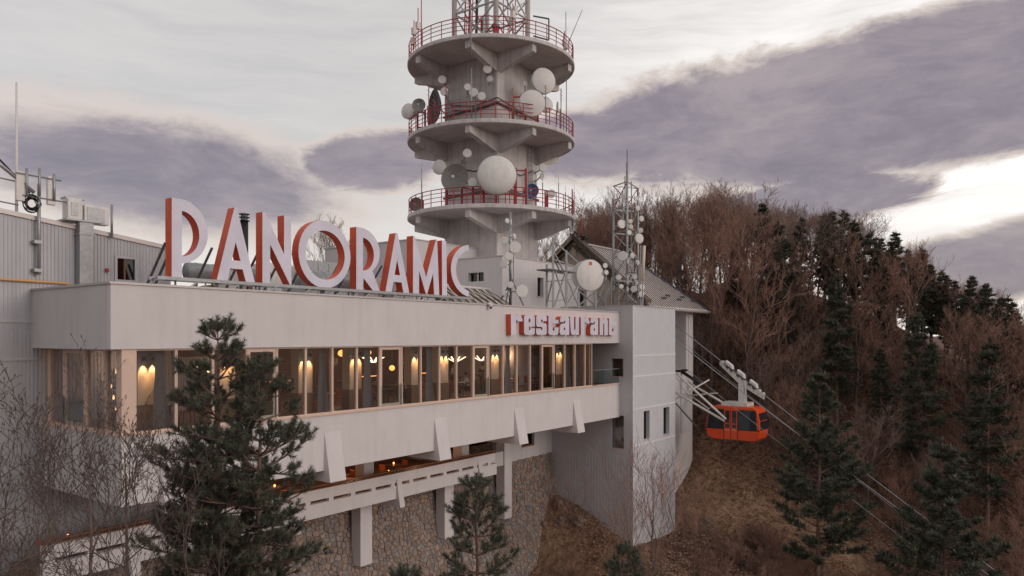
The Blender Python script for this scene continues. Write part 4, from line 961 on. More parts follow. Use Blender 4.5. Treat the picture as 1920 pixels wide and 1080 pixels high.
# ================================================================ slim mast with drums on the restaurant roof
ma, mb_, _ = onb(957, 573, 2.5); mtop = 7.75
q = thing('slim_mast', 'slim galvanised mast crowded with little drums beside the tower base', 'mast', (ma, mb_, 1.35))
MB().tube((ma,mb_,1.35), (ma,mb_,mtop), .10, .07, n=10).build('pole', M['galv'], q, True)
for s, e in (((-1.5,-.6),3.6),((1.2,-.5),3.8),((.2,1.6),3.4)): MB().bar((ma+s[0],mb_+s[1],1.36), (ma,mb_,e), .07).build('stay', M['steel'], q)
MB().tube((ma+.35,mb_,3.2), (ma+.35,mb_,6.3), .045, n=8).build('side_pole', M['galv'], q)
for z in (3.4, 4.7, 6.1): MB().bar((ma,mb_,z), (ma+.36,mb_,z), .05).build('spacer', M['steel'], q)
for k in range(4):
    MB().path([(ma-.1,mb_-.1,2+k*.9),(ma-.35,mb_-.2,2.4+k*.9),(ma-.1,mb_-.12,2.9+k*.9)], .03, 4).build('cable_loop', M['black'], q)
for x, y, r, f in ((951,414,5,(.9,-1,0)),(945,451,7.5,(-.2,-1,0)),(966,464,11.5,(.15,-1,0)),(954,480,8.5,(.0,-1,.2)),(944,495,8,(-.3,-1,0)),(957,534,6.5,(0,-1,0)),(949,551,6.5,(-.3,-1,.2)),(979,546,12,(.2,-1,0)),(965,443,5.5,(1,-.5,0))):
    dish('little white drum antenna on the slim mast beside the tower base', x, y, 45.1, r, 'drum', f, (ma,mb_), 'drums on the slim mast', pipe=.035)
# ================================================================ big drum on its steel stand
bd = thing('antenna_stand', 'braced galvanised steel stand on the roof above the restaurant lettering', 'frame', (32, 1.6, 1.35))
st_ = [(1025,496,2.6),(1037,446,1.5),(1062,500,3.2),(1062,470,1.4),(1085,548,1.2),(1117,540,1.6),(1135,520,2.4),(1147,520,2.8)]
tp = []
for x, y, b in st_:
    p = onb(x, 560, b); zt_ = onb(x, y, b)[2]; tp.append((p[0], b, zt_)); MB().bar((p[0],b,1.36), (p[0],b,zt_), .13).build('post', M['galv'], bd)
def sbar(x0, y0, b0, x1, y1, b1, w=.08): MB().bar(onb(x0,y0,b0), onb(x1,y1,b1), w).build('brace', M['galv'], bd)
for s in ((1037,450,1.5,1083,492,1.5),(1040,487,1.5,1076,499,1.5),(1025,528,2.6,1075,524,1.4),(1028,510,1.6,1072,507,1.5),(1037,480,1.5,1048,505,2.5),(1025,565,2.6,1082,560,1.4),(1040,573,1.5,1062,505,1.4),(1062,573,1.4,1040,505,1.5),
          (1085,573,1.2,1062,520,1.4),(1062,573,1.4,1085,535,1.2),(1085,573,1.2,1117,545,1.6),(1117,574,1.6,1085,545,1.2),(1117,574,1.6,1135,530,2.4),(1135,574,2.4,1117,545,1.6),(1135,555,2.4,1147,535,2.8),(1025,570,2.6,1037,520,1.5),(1037,470,1.5,1060,515,1.4)): sbar(*s)
MB().box(onb(1028,509,1.5)[0], onb(1076,509,1.5)[0], 1.35, 2.4, onb(1050,509,1.5)[2], onb(1050,509,1.5)[2]+.08).build('grating', M['steel'], bd)
dish('huge white cylindrical drum antenna on the braced roof stand', 1107, 516, 50.2, 29.5, 'drum', (.42,-1,0), onb(1090,520,1.8)[:2], None, 1.35, 'dish')
c = aty(1108, 494, 49.6); f = fdir((.42,-1,0)); sdv = f.cross(Vector((0,0,1))).normalized(); cc = Vector(aty(1107,516,50.2)) + f*.045 + Vector((0,0,.80))
v4 = [cc + sdv*s*.10 + Vector((0,0,t*.11)) for s, t in ((-1,-1),(1,-1),(1,1),(-1,1))]
MB().prism(v4, f*.01).build('warning_label', M['red'], None, False, tuple(cc), 'small red warning label on the huge drum antenna', 'label')
for x, y, r in ((1135,498,5),(1137,511,4.8)): dish('small white drum at the edge of the braced stand', x, y, 50.5, r, 'drum', (.5,-1,0), tp[6][:2], 'drums on the braced stand', pipe=.03)
# ================================================================ lattice mast on the annex roof
lm = thing('lattice_mast', 'three legged lattice mast bristling with drums on the annex roof', 'mast', (*aty(1177,573,54)[:2], 2.28))
LG = [(aty(1150,573,54.6)[:2], 9.95), (aty(1176,573,53.0)[:2], 12.6), (aty(1196,573,55.4)[:2], 11.2)]
for (p, zt_) in LG: MB().tube((*p,2.28), (*p,zt_), .10, .085, n=8).build('leg', M['galv'], lm, True)
for k in range(5):
    z = 2.5 + k*1.75
    for i in range(3):
        p, s = LG[i][0], LG[(i+1) % 3][0]
        MB().bar((*p,z+1.7), (*s,z+1.7), .07).build('brace', M['galv'], lm); MB().bar((*p,z), (*s,z+1.7), .05).build('brace', M['galv'] if k < 4 else M['redsteel'], lm)
MB().tube((*LG[1][0],12.5), (*LG[1][0],13.5), .03, n=5).build('whip', M['steel'], lm)
for x, y0, y1 in ((1168,358,420),(1184,340,470),(1190,380,520),(1160,500,572),(1201,460,572),(1172,330,400)):
    p = aty(x, y1, 54); MB().tube(p, (p[0],p[1],aty(x,y0,54)[2]), .05, n=6).build('side_pole', M['galv'] if x != 1190 else M['clad'], lm)
    MB().bar((p[0],p[1],p[2]+.3), (*LG[1][0],p[2]+.3), .05).build('spacer', M['steel'], lm)
for k in range(12):
    x = rr.uniform(1166,1196); y = rr.uniform(440,560); p = aty(x,y,53.6); MB().path([p, (p[0]+.15,p[1]-.1,p[2]-.4), (p[0]-.05,p[1],p[2]-.9)], .03, 4).build('cable_loop', M['black'], lm)
for x, y, r in ((1166,420,8.6),(1182,415,4.6),(1180,436,5),(1199,447,9.6),(1201,432,5),(1203,410,5.6),(1167,480,9.4),(1195,492,5.3),(1186,479,5),(1190,519,5),(1192,530,5.3),(1188,542,6.2),(1204,538,6),(1203,551,6.2),(1160,520,5.6),(1165,537,4.5),(1169,368,4.6),(1193,372,5),(1196,390,5),(1183,425,4.5)):
    lg = min(LG, key=lambda g_: (Vector(g_[0]) - Vector(aty(x,y,54)[:2])).length)[0]
    dish('white drum antenna clamped to the lattice mast on the annex roof', x, y, 52.9 + (.9 if x > 1190 else 0), r, 'drum', (rr.uniform(-.5,.6),-1,rr.uniform(-.12,.12)), lg, 'drums on the lattice mast', pipe=.035)
p, s = aty(1205,527,53.4), aty(1208,461,53.4)
q = thing('fibreglass_antenna', 'long cream fibreglass tube antenna beside the lattice mast', 'antenna', p); MB().tube(p, s, .11, n=12).build('tube', M['cream'], q, True); MB().tube((p[0],p[1],2.28), (p[0],p[1],p[2]+.2), .05, n=8).build('pole', M['galv'], q)
# ================================================================ cable car station
sn = thing('cable_car_station', 'white cable car station with ribbed metal roof and an open docking bay', 'building', (46, 5, -12))
SB, SA0, SA1 = 1.4, 41.42, 50.6
m = MB(); wallface(m, 'b', SB, SA0, SA1, -15, 2.4, [(43.2, 49.2, -2.75, 2.2)], 3.2); m.add([(SA1,SB,-15),(SA1,9,-15),(SA1,9,2.4),(SA1,SB,2.4)], [(0,1,2,3)]); m.build('wall', M['render'], sn)
MB().box(43.2, 49.2, SB+3.2, SB+3.3, -2.75, 2.2).build('bay_wall', M['panel'], sn)
MB().box(43.2, 49.25, SB-.12, SB+.3, -2.95, -2.752).build('bay_sill', M['black'], sn)
MB().box(47.0, 47.25, SB+.6, SB+.9, -2.75, 2.2).build('bay_post', M['steel'], sn)
MB().box(48.0, 49.4, SB-.10, SB-.003, -8.2, -3.6).build('recess_panel', M['panel'], sn)
MB().box(49.65, 50.62, SB-.05, SB-.003, -4.8, 2.35).build('corner_pier', M['render'], sn)
E1, E2, R1, R2 = (40.3,.36,2.42), (51.65,.36,2.38), (40.3,6.94,7.78), (47.1,6.94,7.74)
rf = MB().add([E1,E2,R2,R1] + [(p[0],p[1]+.02,p[2]-.22) for p in (E1,E2,R2,R1)], [(0,1,2,3),(7,6,5,4),(0,4,5,1),(1,5,6,2),(2,6,7,3),(3,7,4,0)]).build('roof', M['roofm'], sn)
a = 40.5
while a < 51.5:
    t = 1.0 if a < 47.1 else (51.65 - a)/(51.65-47.1)
    MB().bar((a,.34,2.46), (a,.36+6.58*t,2.46+5.36*t), .075, .05).build('seam', M['seam'], rf); a += .5
MB().prism([E2, (52.05,.36,2.40), (47.5,6.94,7.76), R2], (0,-.02,.09)).build('verge', M['bluetrim'], rf)
MB().bar((40.3,6.94,7.82), (47.2,6.94,7.80), .28, .12).build('ridge_cap', M['cap'], rf)
MB().box(41.45, 51.9, .22, .37, 2.22, 2.38).build('gutter', M['cap'], rf)
for k in range(5):                      # snow guards
    b0 = 1.1 + (k % 2)*.35; z0 = 2.55 + (b0-.36)*.815
    for j in range(5): a = 43.6 + k*1.5 + j*.2; MB().box(a, a+.1, b0-.03, b0+.03, z0, z0+.16).build('snow_guard', M['steel'], rf)
MB().prism([(41.75,.9,2.2),(41.75,13,2.2),(41.75,6.94,7.5)], (5.2,0,0)).build('attic', M['render2'], sn)
# old gable in front of the metal roof
og_ = thing('old_gable_house', 'weathered tan gable with dark rotten verge boards beside the tower', 'building', (39.5, 7, 1.4))
GA, GZ = 39.3, 8.45
MB().prism([(GA+.25,1.2,-4),(GA+.25,13,-4),(GA+.25,13,3.2),(GA+.25,7,GZ-.7),(GA+.25,1.2,2.9)], (.75,0,0)).build('gable_wall', M['tan'], og_)
for sg in (-1, 1):
    e = (7 + sg*6.6, GZ - 6.6*.84)
    MB().prism([(GA,7,GZ),(GA,e[0],e[1]),(GA,e[0],e[1]-.22),(GA,7,GZ-.24)], (.95 if sg < 0 else 2.4,0,0)).build('roof_slope', M['rust'], og_)
    MB().prism([(GA-.05,7,GZ-.04),(GA-.05,e[0],e[1]-.04),(GA-.05,e[0],e[1]-.42),(GA-.05,7,GZ-.46)], (.06,0,0)).build('verge_board', M['rust'] if sg < 0 else M['tan'], og_)
    MB().bar((GA+.15,7,GZ-.9), (GA+.15,7+sg*4.2,GZ-.9-4.2*.84), .22).build('rafter', M['rust'], og_)
MB().box(GA+.1, GA+.24, 6.7, 7.1, GZ-1.9, GZ-.8).build('louvre', M['tan'], og_)
MB().box(GA+.1, GA+.22, 3.5, 10.5, GZ-3.2, GZ-2.9).build('tie_beam', M['rust'], og_)
bl = MB()
for k in range(14): a, b = GA + rr.uniform(-.1,1.2), 7 + rr.uniform(-.9,.5); z = GZ - abs(b-7)*.84; bl.bar((a,b,z+rr.uniform(-.15,.1)), (a+rr.uniform(-.3,.5),b+rr.uniform(-.7,.5),z+rr.uniform(-.1,.45)), rr.uniform(.05,.16))
bl.build('broken_boards', M['black'], og_)
# docking guides
for nm, p, s, r, mt in (('guide_tube',(1268,700,45.0,1.3),(1361,786,45.0,None),.09,'cwhite'),('guide_tube',(1268,737,45.0,1.3),(1358,789,45.0,None),.10,'cwhite'),('guide_tube',(1299,722,49.4,1.3),(1360,758,49.0,None),.10,'cwhite'),('guide_rail',(1277,696,48.2,1.3),(1314,720,48.2,None),.14,'black'),
                        ('guide_tube',(1272,745,46.6,1.3),(1330,712,48,None),.07,'cwhite'),('guide_tube',(1268,757,44.6,1.3),(1306,800,44.6,None),.07,'steel'),('guide_tube',(1300,741,49.6,1.3),(1345,737,47,None),.06,'cwhite'),('guide_tube',(1268,706,44.8,1.3),(1296,748,46,None),.06,'cwhite'),('guide_tube',(1300,745,49.4,1.3),(1340,775,46.5,None),.06,'cwhite')):
    P0 = ona(p[0], p[1], p[2]); P1 = ona(s[0], s[1], s[2])
    d = Vector(P1) - Vector(P0)
    k = (SB - .02 - P0[1])/d.y if abs(d.y) > .2 else 0
    P0 = tuple(Vector(P0) + d*k) if abs(k) < .9 else P0
    MB().tube(P0, P1, r, n=8).build(nm, M[mt], sn, True)
# ================================================================ cables and the cable car
def cable(label, a, b0, z0, slope, r, sag=.0012):
    pts = [(a, b0 - i*2.0, z0 - slope*i*2.0 + sag*(i*2.0)**2*1.0) for i in range(0, 52)]
    MB().path(pts, r, 5, False).build('cable', M['galv'], None, True, pts[0], label, 'cable')
cable('thick steel track cable carrying the red cabin', 47.5, 4.4, 3.2, .765, .035)
cable('thin hauling cable below the cabin track cable', 47.5, 4.4, 2.2, .765, .02)
cable('thick steel track cable of the empty lane passing in front of the cabin', 44.0, 4.4, 2.9, .735, .035)
cable('thin hauling cable of the empty lane crossing the cabin roof', 44.0, 4.4, 1.35, .745, .02)
gc = thing('cable_car', 'orange red cable car cabin with white carriage hanging from the cable', 'cable car', (47.5, -3.7, -8.2))
ga0, ga1 = 46.45, 48.5
bl_, br_ = ona(1324, 780, ga0)[1], ona(1421, 790, ga0)[1]; zt_, zb_ = -5.55, -8.25
def cp(l, h, a): return (a, bl_ + (br_ - bl_)*l, zb_ + (zt_ - zb_)*h)
LOW = [(-.01,.32),(.0,.22),(.02,.12),(.06,.05),(.13,.01),(.2,0),(.92,0),(.98,.03),(1.02,.10),(1.04,.26),(1.04,.32)]
UP = [(1.04,.32),(1.03,.60),(1.0,.84),(.96,.95),(.90,1),(.16,1),(.09,.96),(.06,.88),(.02,.60),(-.01,.32)]
o = MB().prism([cp(l,h,ga0) for l, h in LOW], (ga1-ga0,0,0)).build('lower_shell', M['cabin'], gc); bevel(o, .07, 3); 
up = MB().prism([cp(l,h,ga0+.03) for l, h in UP[:-1]] + [cp(-.01,.321,ga0+.03)], (ga1-ga0-.06,0,0)).build('upper_shell', M['cabin'], gc); bevel(up, .06, 3)
M['cabglass'] = mat('cabin_glass', (.022,.028,.034), .06, var=.3, scale=1.5, spec=.6)
def cpane(l0, l1, h0, h1, par, a=ga0, t=.03, nm='pane', mt='cabglass', sl0=0, sl1=0):
    return MB().prism([cp(l0,h0,a),cp(l1,h0,a),cp(l1+sl1,h1,a),cp(l0+sl0,h1,a)], (t,0,0)).build(nm, M[mt], par)
for a in (ga0-.012, ga1-.018-.0):
    cpane(.015,.34,.33,.91, gc, a, nm='window', sl0=.055); cpane(.625,.98,.33,.91, gc, a, nm='window', sl1=-.02)
    cpane(-.012,1.03,.312,.329, gc, a-.006, .04, 'trim_strip', 'black')
    for l0, l1 in ((.36,.485),(.495,.615)):
        d = cpane(l0, l1, .03, .93, gc, a-.022, .04, 'door', 'cabin'); cpane(l0+.02,l1-.02,.50,.88,d,a-.032,.04); cpane(l0+.02,l1-.02,.36,.47,d,a-.032,.04)
        cpane(l0+.015,l1-.02,.29,.30,d,a-.05,.03,'handle','cwhite')
    for l in (.353,.489,.619): cpane(l-.004,l+.004,.03,.93,gc,a-.028,.04,'door_gap','black')
def fpane(l0,h0,l1,h1,a0,a1,nm='front_window'):
    p = [cp(l0+.012,h0,a0),cp(l0+.012,h0,a1),cp(l1+.012,h1,a1),cp(l1+.012,h1,a0)]; MB().prism(p, (0,.03,0)).build(nm, M['cabglass'], gc)
fpane(1.036,.34,1.03,.60,ga0+.12,ga1-.12); fpane(1.026,.62,1.0,.83,ga0+.12,ga1-.12)
MB().box(ga0+.2, ga1-.2, *sorted((cp(.28,0,0)[1], cp(.78,0,0)[1])), zt_+.02, zt_+.30).build('roof_unit', M['cwhite'], gc)
hb = cp(.60,0,0)[1]; zc = lambda b: 3.2 - .765*(4.4 - b) + .0012*(4.4-b)**2
hz = zc(hb)
MB().box(47.32, 47.68, hb-.28, hb+.17, zt_+.28, hz-.25).build('hanger', M['cwhite'], gc)
MB().bar((47.30,hb-.5,zt_+.3), (47.30,hb-.35,hz-.3), .10).build('hanger_stay', M['cwhite'], gc)
cb0, cb1 = hb + 1.75, hb - 1.85
sl_ = (zc(cb0) - zc(cb1))/(cb0-cb1)
def cz(b, o): return (zc(hb) + (b-hb)*sl_ + o)
MB().prism([(47.36,cb0,cz(cb0,-.10)),(47.36,cb1,cz(cb1,-.10)),(47.36,cb1,cz(cb1,-.36)),(47.36,hb-.3,cz(hb-.3,-.62)),(47.36,hb+.3,cz(hb+.3,-.62)),(47.36,cb0,cz(cb0,-.36))], (.28,0,0)).build('carriage_beam', M['cwhite'], gc)
for d in (1.55,1.1,.75,.2,-.2,-.7,-1.1,-1.45,-1.75):
    MB().lathe((47.33,hb+d,cz(hb+d,-.02)), (1,0,0), [(.06,0),(.16,.02),(.16,.06),(.11,.1),(.11,.24),(.16,.28),(.16,.32),(.06,.34)], 14).build('wheel', M['cwhite'] if abs(d) > 1.3 else M['steel'], gc)
    MB().lathe((47.29,hb+d,cz(hb+d,-.25)), (1,0,0), [(.03,0),(.03,.07)], 8).build('bolt', M['steel'], gc)
for d in (.95, -.02, -1.05):
    bevel(MB().prism([(47.25,hb+d+.32,cz(hb+d+.32,.10)),(47.25,hb+d-.32,cz(hb+d-.32,.10)),(47.25,hb+d-.25,cz(hb+d-.25,.42)),(47.25,hb+d+.28,cz(hb+d+.28,.42))], (.5,0,0)).build('wheel_cover', M['cwhite'], gc), .06, 3)
# ================================================================ terrain
from mathutils import noise as mn
def sm(x, lo, hi): t = min(1, max(0, (x-lo)/(hi-lo))); return t*t*(3-2*t)
def G(a, b, fine=True):
    if b < -10: z = -18.45 - 90*(1 - math.exp(-.62*(-10-b)/90))
    elif b < 6: z = -14.15 + .43*b
    else:
        k = sm(a, 40, 46); z = -11.57 + 7.5*(k*sm(b, 6, 14) + (1-k)*sm(b, 17, 30)) + 5*sm(b, 14, 40)
        z += (1-k)*-.4
    z -= 3.2*sm(28-a, 0, 14)*(1 - sm(b, 8, 14))
    z += 20.0*sm(a, 46, 66)*(1 - .55*sm(b, 0, 16)) - 26*sm(a, 78, 150)
    z += 1.3*math.exp(-((a - 48.5)/2.6)**2)*sm(-b, -3, 4)*sm(b, -26, -10) - 3.2*sm(34.2-a, .4, 5.5)*sm(a, 16, 26)*(1 - sm(b, 5, 7))*sm(b, -14, -4)
    z -= 60*sm(b, 90, 420) + 45*sm(-a, 40, 400)
    d = math.hypot(a, b)
    if d > 900: z += (-112 - z)*sm(d, 900, 1800) + 205*sm(d, 2600, 5200)*(.55 + .5*mn.noise(Vector((a/1700, b/1700, 3.3))))
    if fine and d < 130:
        z += .55*mn.noise(Vector((a*.16, b*.16, 0))) + .28*mn.noise(Vector((a*.55, b*.55, 5))) + .13*mn.noise(Vector((a*1.5, b*1.5, 9)))
    return z
def axis_lines(lo, hi, step, far):
    xs = []; x = lo
    while x <= hi: xs.append(x); x += step
    s = step; x = hi
    while x < far: s *= 1.22; x += s; xs.append(x)
    s = step; x = lo
    while x > -far: s *= 1.22; x -= s; xs.insert(0, x)
    return xs
As, Bs = axis_lines(18, 84, .45, 6500), axis_lines(-40, 16, .45, 6500)
nA, nB = len(As), len(Bs)
gm = mat('hillside_earth', (.040,.019,.013), .95, bump=1.0, bdist=.35, bscale=2.6, scale=1.6, col2=(.22,.122,.080))
t = gm.node_tree; b_ = t.nodes['Principled BSDF']; at = t.nodes.new('ShaderNodeAttribute'); at.attribute_name = 'soil'
src = b_.inputs['Base Color'].links[0].from_socket
tcn = t.nodes.new('ShaderNodeTexCoord'); nn = t.nodes.new('ShaderNodeTexNoise'); nn.inputs['Scale'].default_value = 1.7; nn.inputs['Detail'].default_value = 9; nn.inputs['Roughness'].default_value = .7
t.links.new(tcn.outputs['Object'], nn.inputs['Vector'])
rp = t.nodes.new('ShaderNodeValToRGB'); rp.color_ramp.elements[0].position = .35; rp.color_ramp.elements[0].color = (.17,.088,.048,1); rp.color_ramp.elements[1].position = .7; rp.color_ramp.elements[1].color = (.46,.30,.20,1)
t.links.new(nn.outputs[0], rp.inputs[0])
mxn = t.nodes.new('ShaderNodeMix'); mxn.data_type = 'RGBA'; t.links.new(at.outputs['Fac'], mxn.inputs[0]); t.links.new(src, mxn.inputs[6]); t.links.new(rp.outputs[0], mxn.inputs[7]); t.links.new(mxn.outputs[2], b_.inputs['Base Color'])
g = MB(); g.v = [(a, b, G(a, b)) for b in Bs for a in As]
g.f = [(j*nA+i, j*nA+i+1, (j+1)*nA+i+1, (j+1)*nA+i) for j in range(nB-1) for i in range(nA-1)]
go = g.build('ground', gm, None, True, (0,0,0), kind='structure', fix=False)
sa = go.data.attributes.new('soil', 'FLOAT', 'POINT'); sv = []
for a, b, z in g.v:
    r_ = math.exp(-((a - 48.5)/3.3)**2)*sm(-b, -5, 1)*sm(b, -24, -8) + .45*math.exp(-((a-33)/4)**2)*sm(b, -6, 2)
    sv.append(min(1, max(0, r_*1.15 + .6*mn.noise(Vector((a*.4,b*.4,2)))*min(1, r_*3))))
sa.data.foreach_set('value', sv)
# rock outcrop at the foot of the annex
rk = random.Random(4); M['rockm'] = mat('brown_rock', (.11,.08,.065), .95, bump=.9, bscale=6, scale=2, col2=(.27,.20,.16))
for k, (a, b) in enumerate(((33.2,4.3),(33.6,3.3),(32.4,3.6),(33.9,2.3),(31.6,4.6),(34.0,1.2),(32.9,2.4),(45.2,-2.0),(43.6,-5.0),(46.5,-7.5))):
    s = rk.uniform(.25,.5); z = G(a,b); m = MB(); n = 9
    base = [[Vector((math.cos(u)*math.sin(v), math.sin(u)*math.sin(v), math.cos(v))) for u in [2*math.pi*i/n for i in range(n)]] for v in (.35,.9,1.5,2.2)]
    vs = [p for r0 in base for p in r0]
    vs = [tuple(Vector((a,b,z+s*.15)) + Vector((p.x*1.2,p.y,p.z*.8))*s*(1+.55*mn.noise(p*1.7+Vector((k*3.1,0,0))))) for p in vs]
    m.add(vs, [(j*n+i, j*n+(i+1) % n, (j+1)*n+(i+1) % n, (j+1)*n+i) for j in range(3) for i in range(n)] + [tuple(range(n))])
    m.build('rock', M['rockm'], None, False, (a,b,z), 'rough tan boulder in the earth at the foot of the annex' if k < 7 else 'rough tan boulder on the bare earth below the cable car', 'rock', 'boulders by the annex' if k < 7 else 'boulders below the cable car')
# fallen leaves
lm_ = mat('dead_leaves', (.10,.042,.022), .9, var=.5, scale=14, col2=(.58,.38,.27)); rl_ = random.Random(12); lf = MB()
while len(lf.f) < 55000:
    a, b = rl_.uniform(24, 64), rl_.uniform(-30, 6)
    if (a < 41.5 and b > -1.1 and a > 34.3) or (a > 41 and b > 1.2 and a < 51): continue
    if mn.noise(Vector((a*.35,b*.35,7))) + rl_.uniform(-.35,.35) < -.05: continue
    z = G(a, b) + .03; s = rl_.uniform(.06,.17); w = rl_.uniform(0,6.3); tl = rl_.uniform(-.8,.8)
    dx, dy = math.cos(w)*s, math.sin(w)*s
    lf.add([(a-dx,b-dy,z-tl*s*.5),(a+dy*.6,b-dx*.6,z+s*.3),(a+dx,b+dy,z+tl*s*.5),(a-dy*.6,b+dx*.6,z+s*.1)], [(0,1,2,3)])
lf.build('leaf_litter', lm_, None, False, (0,0,0), 'brown fallen leaves scattered over the slope', None, None, 'stuff', fix=False)
# ================================================================ trees
def rnd_perp(d, r): v = Vector((r.uniform(-1,1), r.uniform(-1,1), r.uniform(-1,1))); v -= d*v.dot(d); return v.normalized() if v.length > 1e-4 else d.orthogonal().normalized()
def bare_tree(seed, H, ll=1.0, start=.3, limbs=13, spread=.75, subs=(6,6,3), up=.35, r0=None, buds=False, thick=1.0):
    r = random.Random(seed); tr_, cr = MB(), MB(); r0 = r0 or H*.013
    pts, rad = [], []; p = Vector((0,0,-.4)); d = Vector((r.uniform(-.06,.06), r.uniform(-.06,.06), 1)).normalized(); n = 9
    for i in range(n+1):
        pts.append(p.copy()); rad.append(r0*(1 - .82*i/n)); p = p + d*(H*.93/n); d = (d + rnd_perp(d, r)*.10 + Vector((0,0,.08))).normalized()
    tr_.path(pts, rad, 7)
    def grow(p, d, ln, rd, lv, out):
        k = 4 if lv < 2 else (3 if lv == 2 else 2); q = [p]; dd = d.copy(); rr_ = [rd]
        for i in range(k):
            dd = (dd + rnd_perp(dd, r)*(.16 if lv < 3 else .22) + Vector((0,0,up*.22))).normalized(); p = p + dd*(ln/k); q.append(p); rr_.append(max(rd*(1 - .75*(i+1)/k), .004*thick))
        (tr_ if lv == 0 else cr).path(q, rr_, 5 if lv == 0 else 3, False)
        if lv >= len(subs):
            if buds:
                e = q[-1]; bd_ = .018; cr.add([e + Vector((bd_,0,0)), e + Vector((-bd_*.5,bd_*.8,0)), e + Vector((-bd_*.5,-bd_*.8,0)), e + dd*.075, e - dd*.02], [(0,1,3),(1,2,3),(2,0,3),(0,4,1),(1,4,2),(2,4,0)])
            return
        for j in range(subs[lv]):
            f = r.uniform(.25, 1.0) if j else 1.0; x = f*k; i = min(int(x), k-1); s = q[i].lerp(q[i+1], x - i)
            bd2 = (q[i+1]-q[i]).normalized(); nd = (bd2*r.uniform(.55,1.0) + rnd_perp(bd2, r)*r.uniform(.45,.85) + Vector((0,0,up*.5))).normalized()
            grow(s, nd, ln*r.uniform(.38,.62), max(rd*.48, .006*thick), lv+1, out)
    for j in range(limbs):
        f = start + (1-start)*((j + r.random())/limbs)*.97; x = f*n; i = min(int(x), n-1); s = pts[i].lerp(pts[i+1], x - i)
        w = j*2.4 + r.uniform(-.4,.4); nd = Vector((math.cos(w)*spread, math.sin(w)*spread, r.uniform(.5,1.0))).normalized()
        grow(s, nd, ll*H*(.34*(1-f)**.6 + .10)*r.uniform(.8,1.2), rad[i]*.5, 0, None)
    return tr_, cr
def tuft(mb, p, d, ln, n, w, r, cone=.9):
    for k in range(n):
        nd = (d*r.uniform(.35,1.0) + rnd_perp(d, r)*cone*r.uniform(.5,1.0)).normalized(); sdw = nd.cross(Vector((r.uniform(-1,1),r.uniform(-1,1),r.uniform(-1,1)))).normalized()*w
        l = ln*r.uniform(.75,1.1); mb.add([p - sdw, p + sdw, p + nd*l], [(0,1,2)])
def pine_far(seed, H, wid, low=.25, dens=1.0):
    r = random.Random(seed); tk, cr = MB(), MB(); n = 8; pts, rad = [], []
    lean = Vector((r.uniform(-.03,.03), r.uniform(-.03,.03), 0))
    for i in range(n+1): pts.append(Vector((0,0,-.5 + (H+.4)*i/n)) + lean*H*(i/n)**2 + Vector((r.uniform(-.06,.06), r.uniform(-.06,.06), 0))); rad.append(H*.0125*(1 - .9*i/n))
    tk.path(pts, rad, 7)
    z = low*H
    while z < H*.985:
        f = (z - low*H)/(H*(1-low)); ln = wid*(1 - f**1.6)*(.55 + .45*min(1, f*5)) + .3
        x = z/H*n; i = min(int(x), n-1); c = pts[i].lerp(pts[i+1], x - i)
        for k in range(r.choice((4,5,5,6))):
            if r.random() < .2: continue
            w = r.uniform(0, 6.28); l = ln*r.uniform(.6,1.15); d = Vector((math.cos(w), math.sin(w), .10 + .5*f)).normalized()
            q = [c]; 
            for s in range(4): d = (d + Vector((0,0,.09)) + rnd_perp(d, r)*.10).normalized(); q.append(q[-1] + d*(l/4))
            tk.path(q, [.035 + l*.012,.03,.022,.015,.008], 4, False)
            m_ = int((5 + l*5.5)*dens)
            for j in range(m_):
                t_ = r.uniform(.32, 1.0); x2 = t_*4; i2 = min(int(x2), 3); s_ = q[i2].lerp(q[i2+1], x2 - i2); off = rnd_perp(d, r)*r.uniform(0, .16 + .26*l*(1.05-t_)) ; off.z *= .4
                tuft(cr, s_ + off, (d + off*1.2 + Vector((0,0,.5))).normalized(), .40, 11, .042, r, 1.0)
        z += H*.034*r.uniform(.75,1.25)
    tuft(cr, pts[-1], Vector((0,0,1)), .5, 14, .05, r, .6)
    return tk, cr
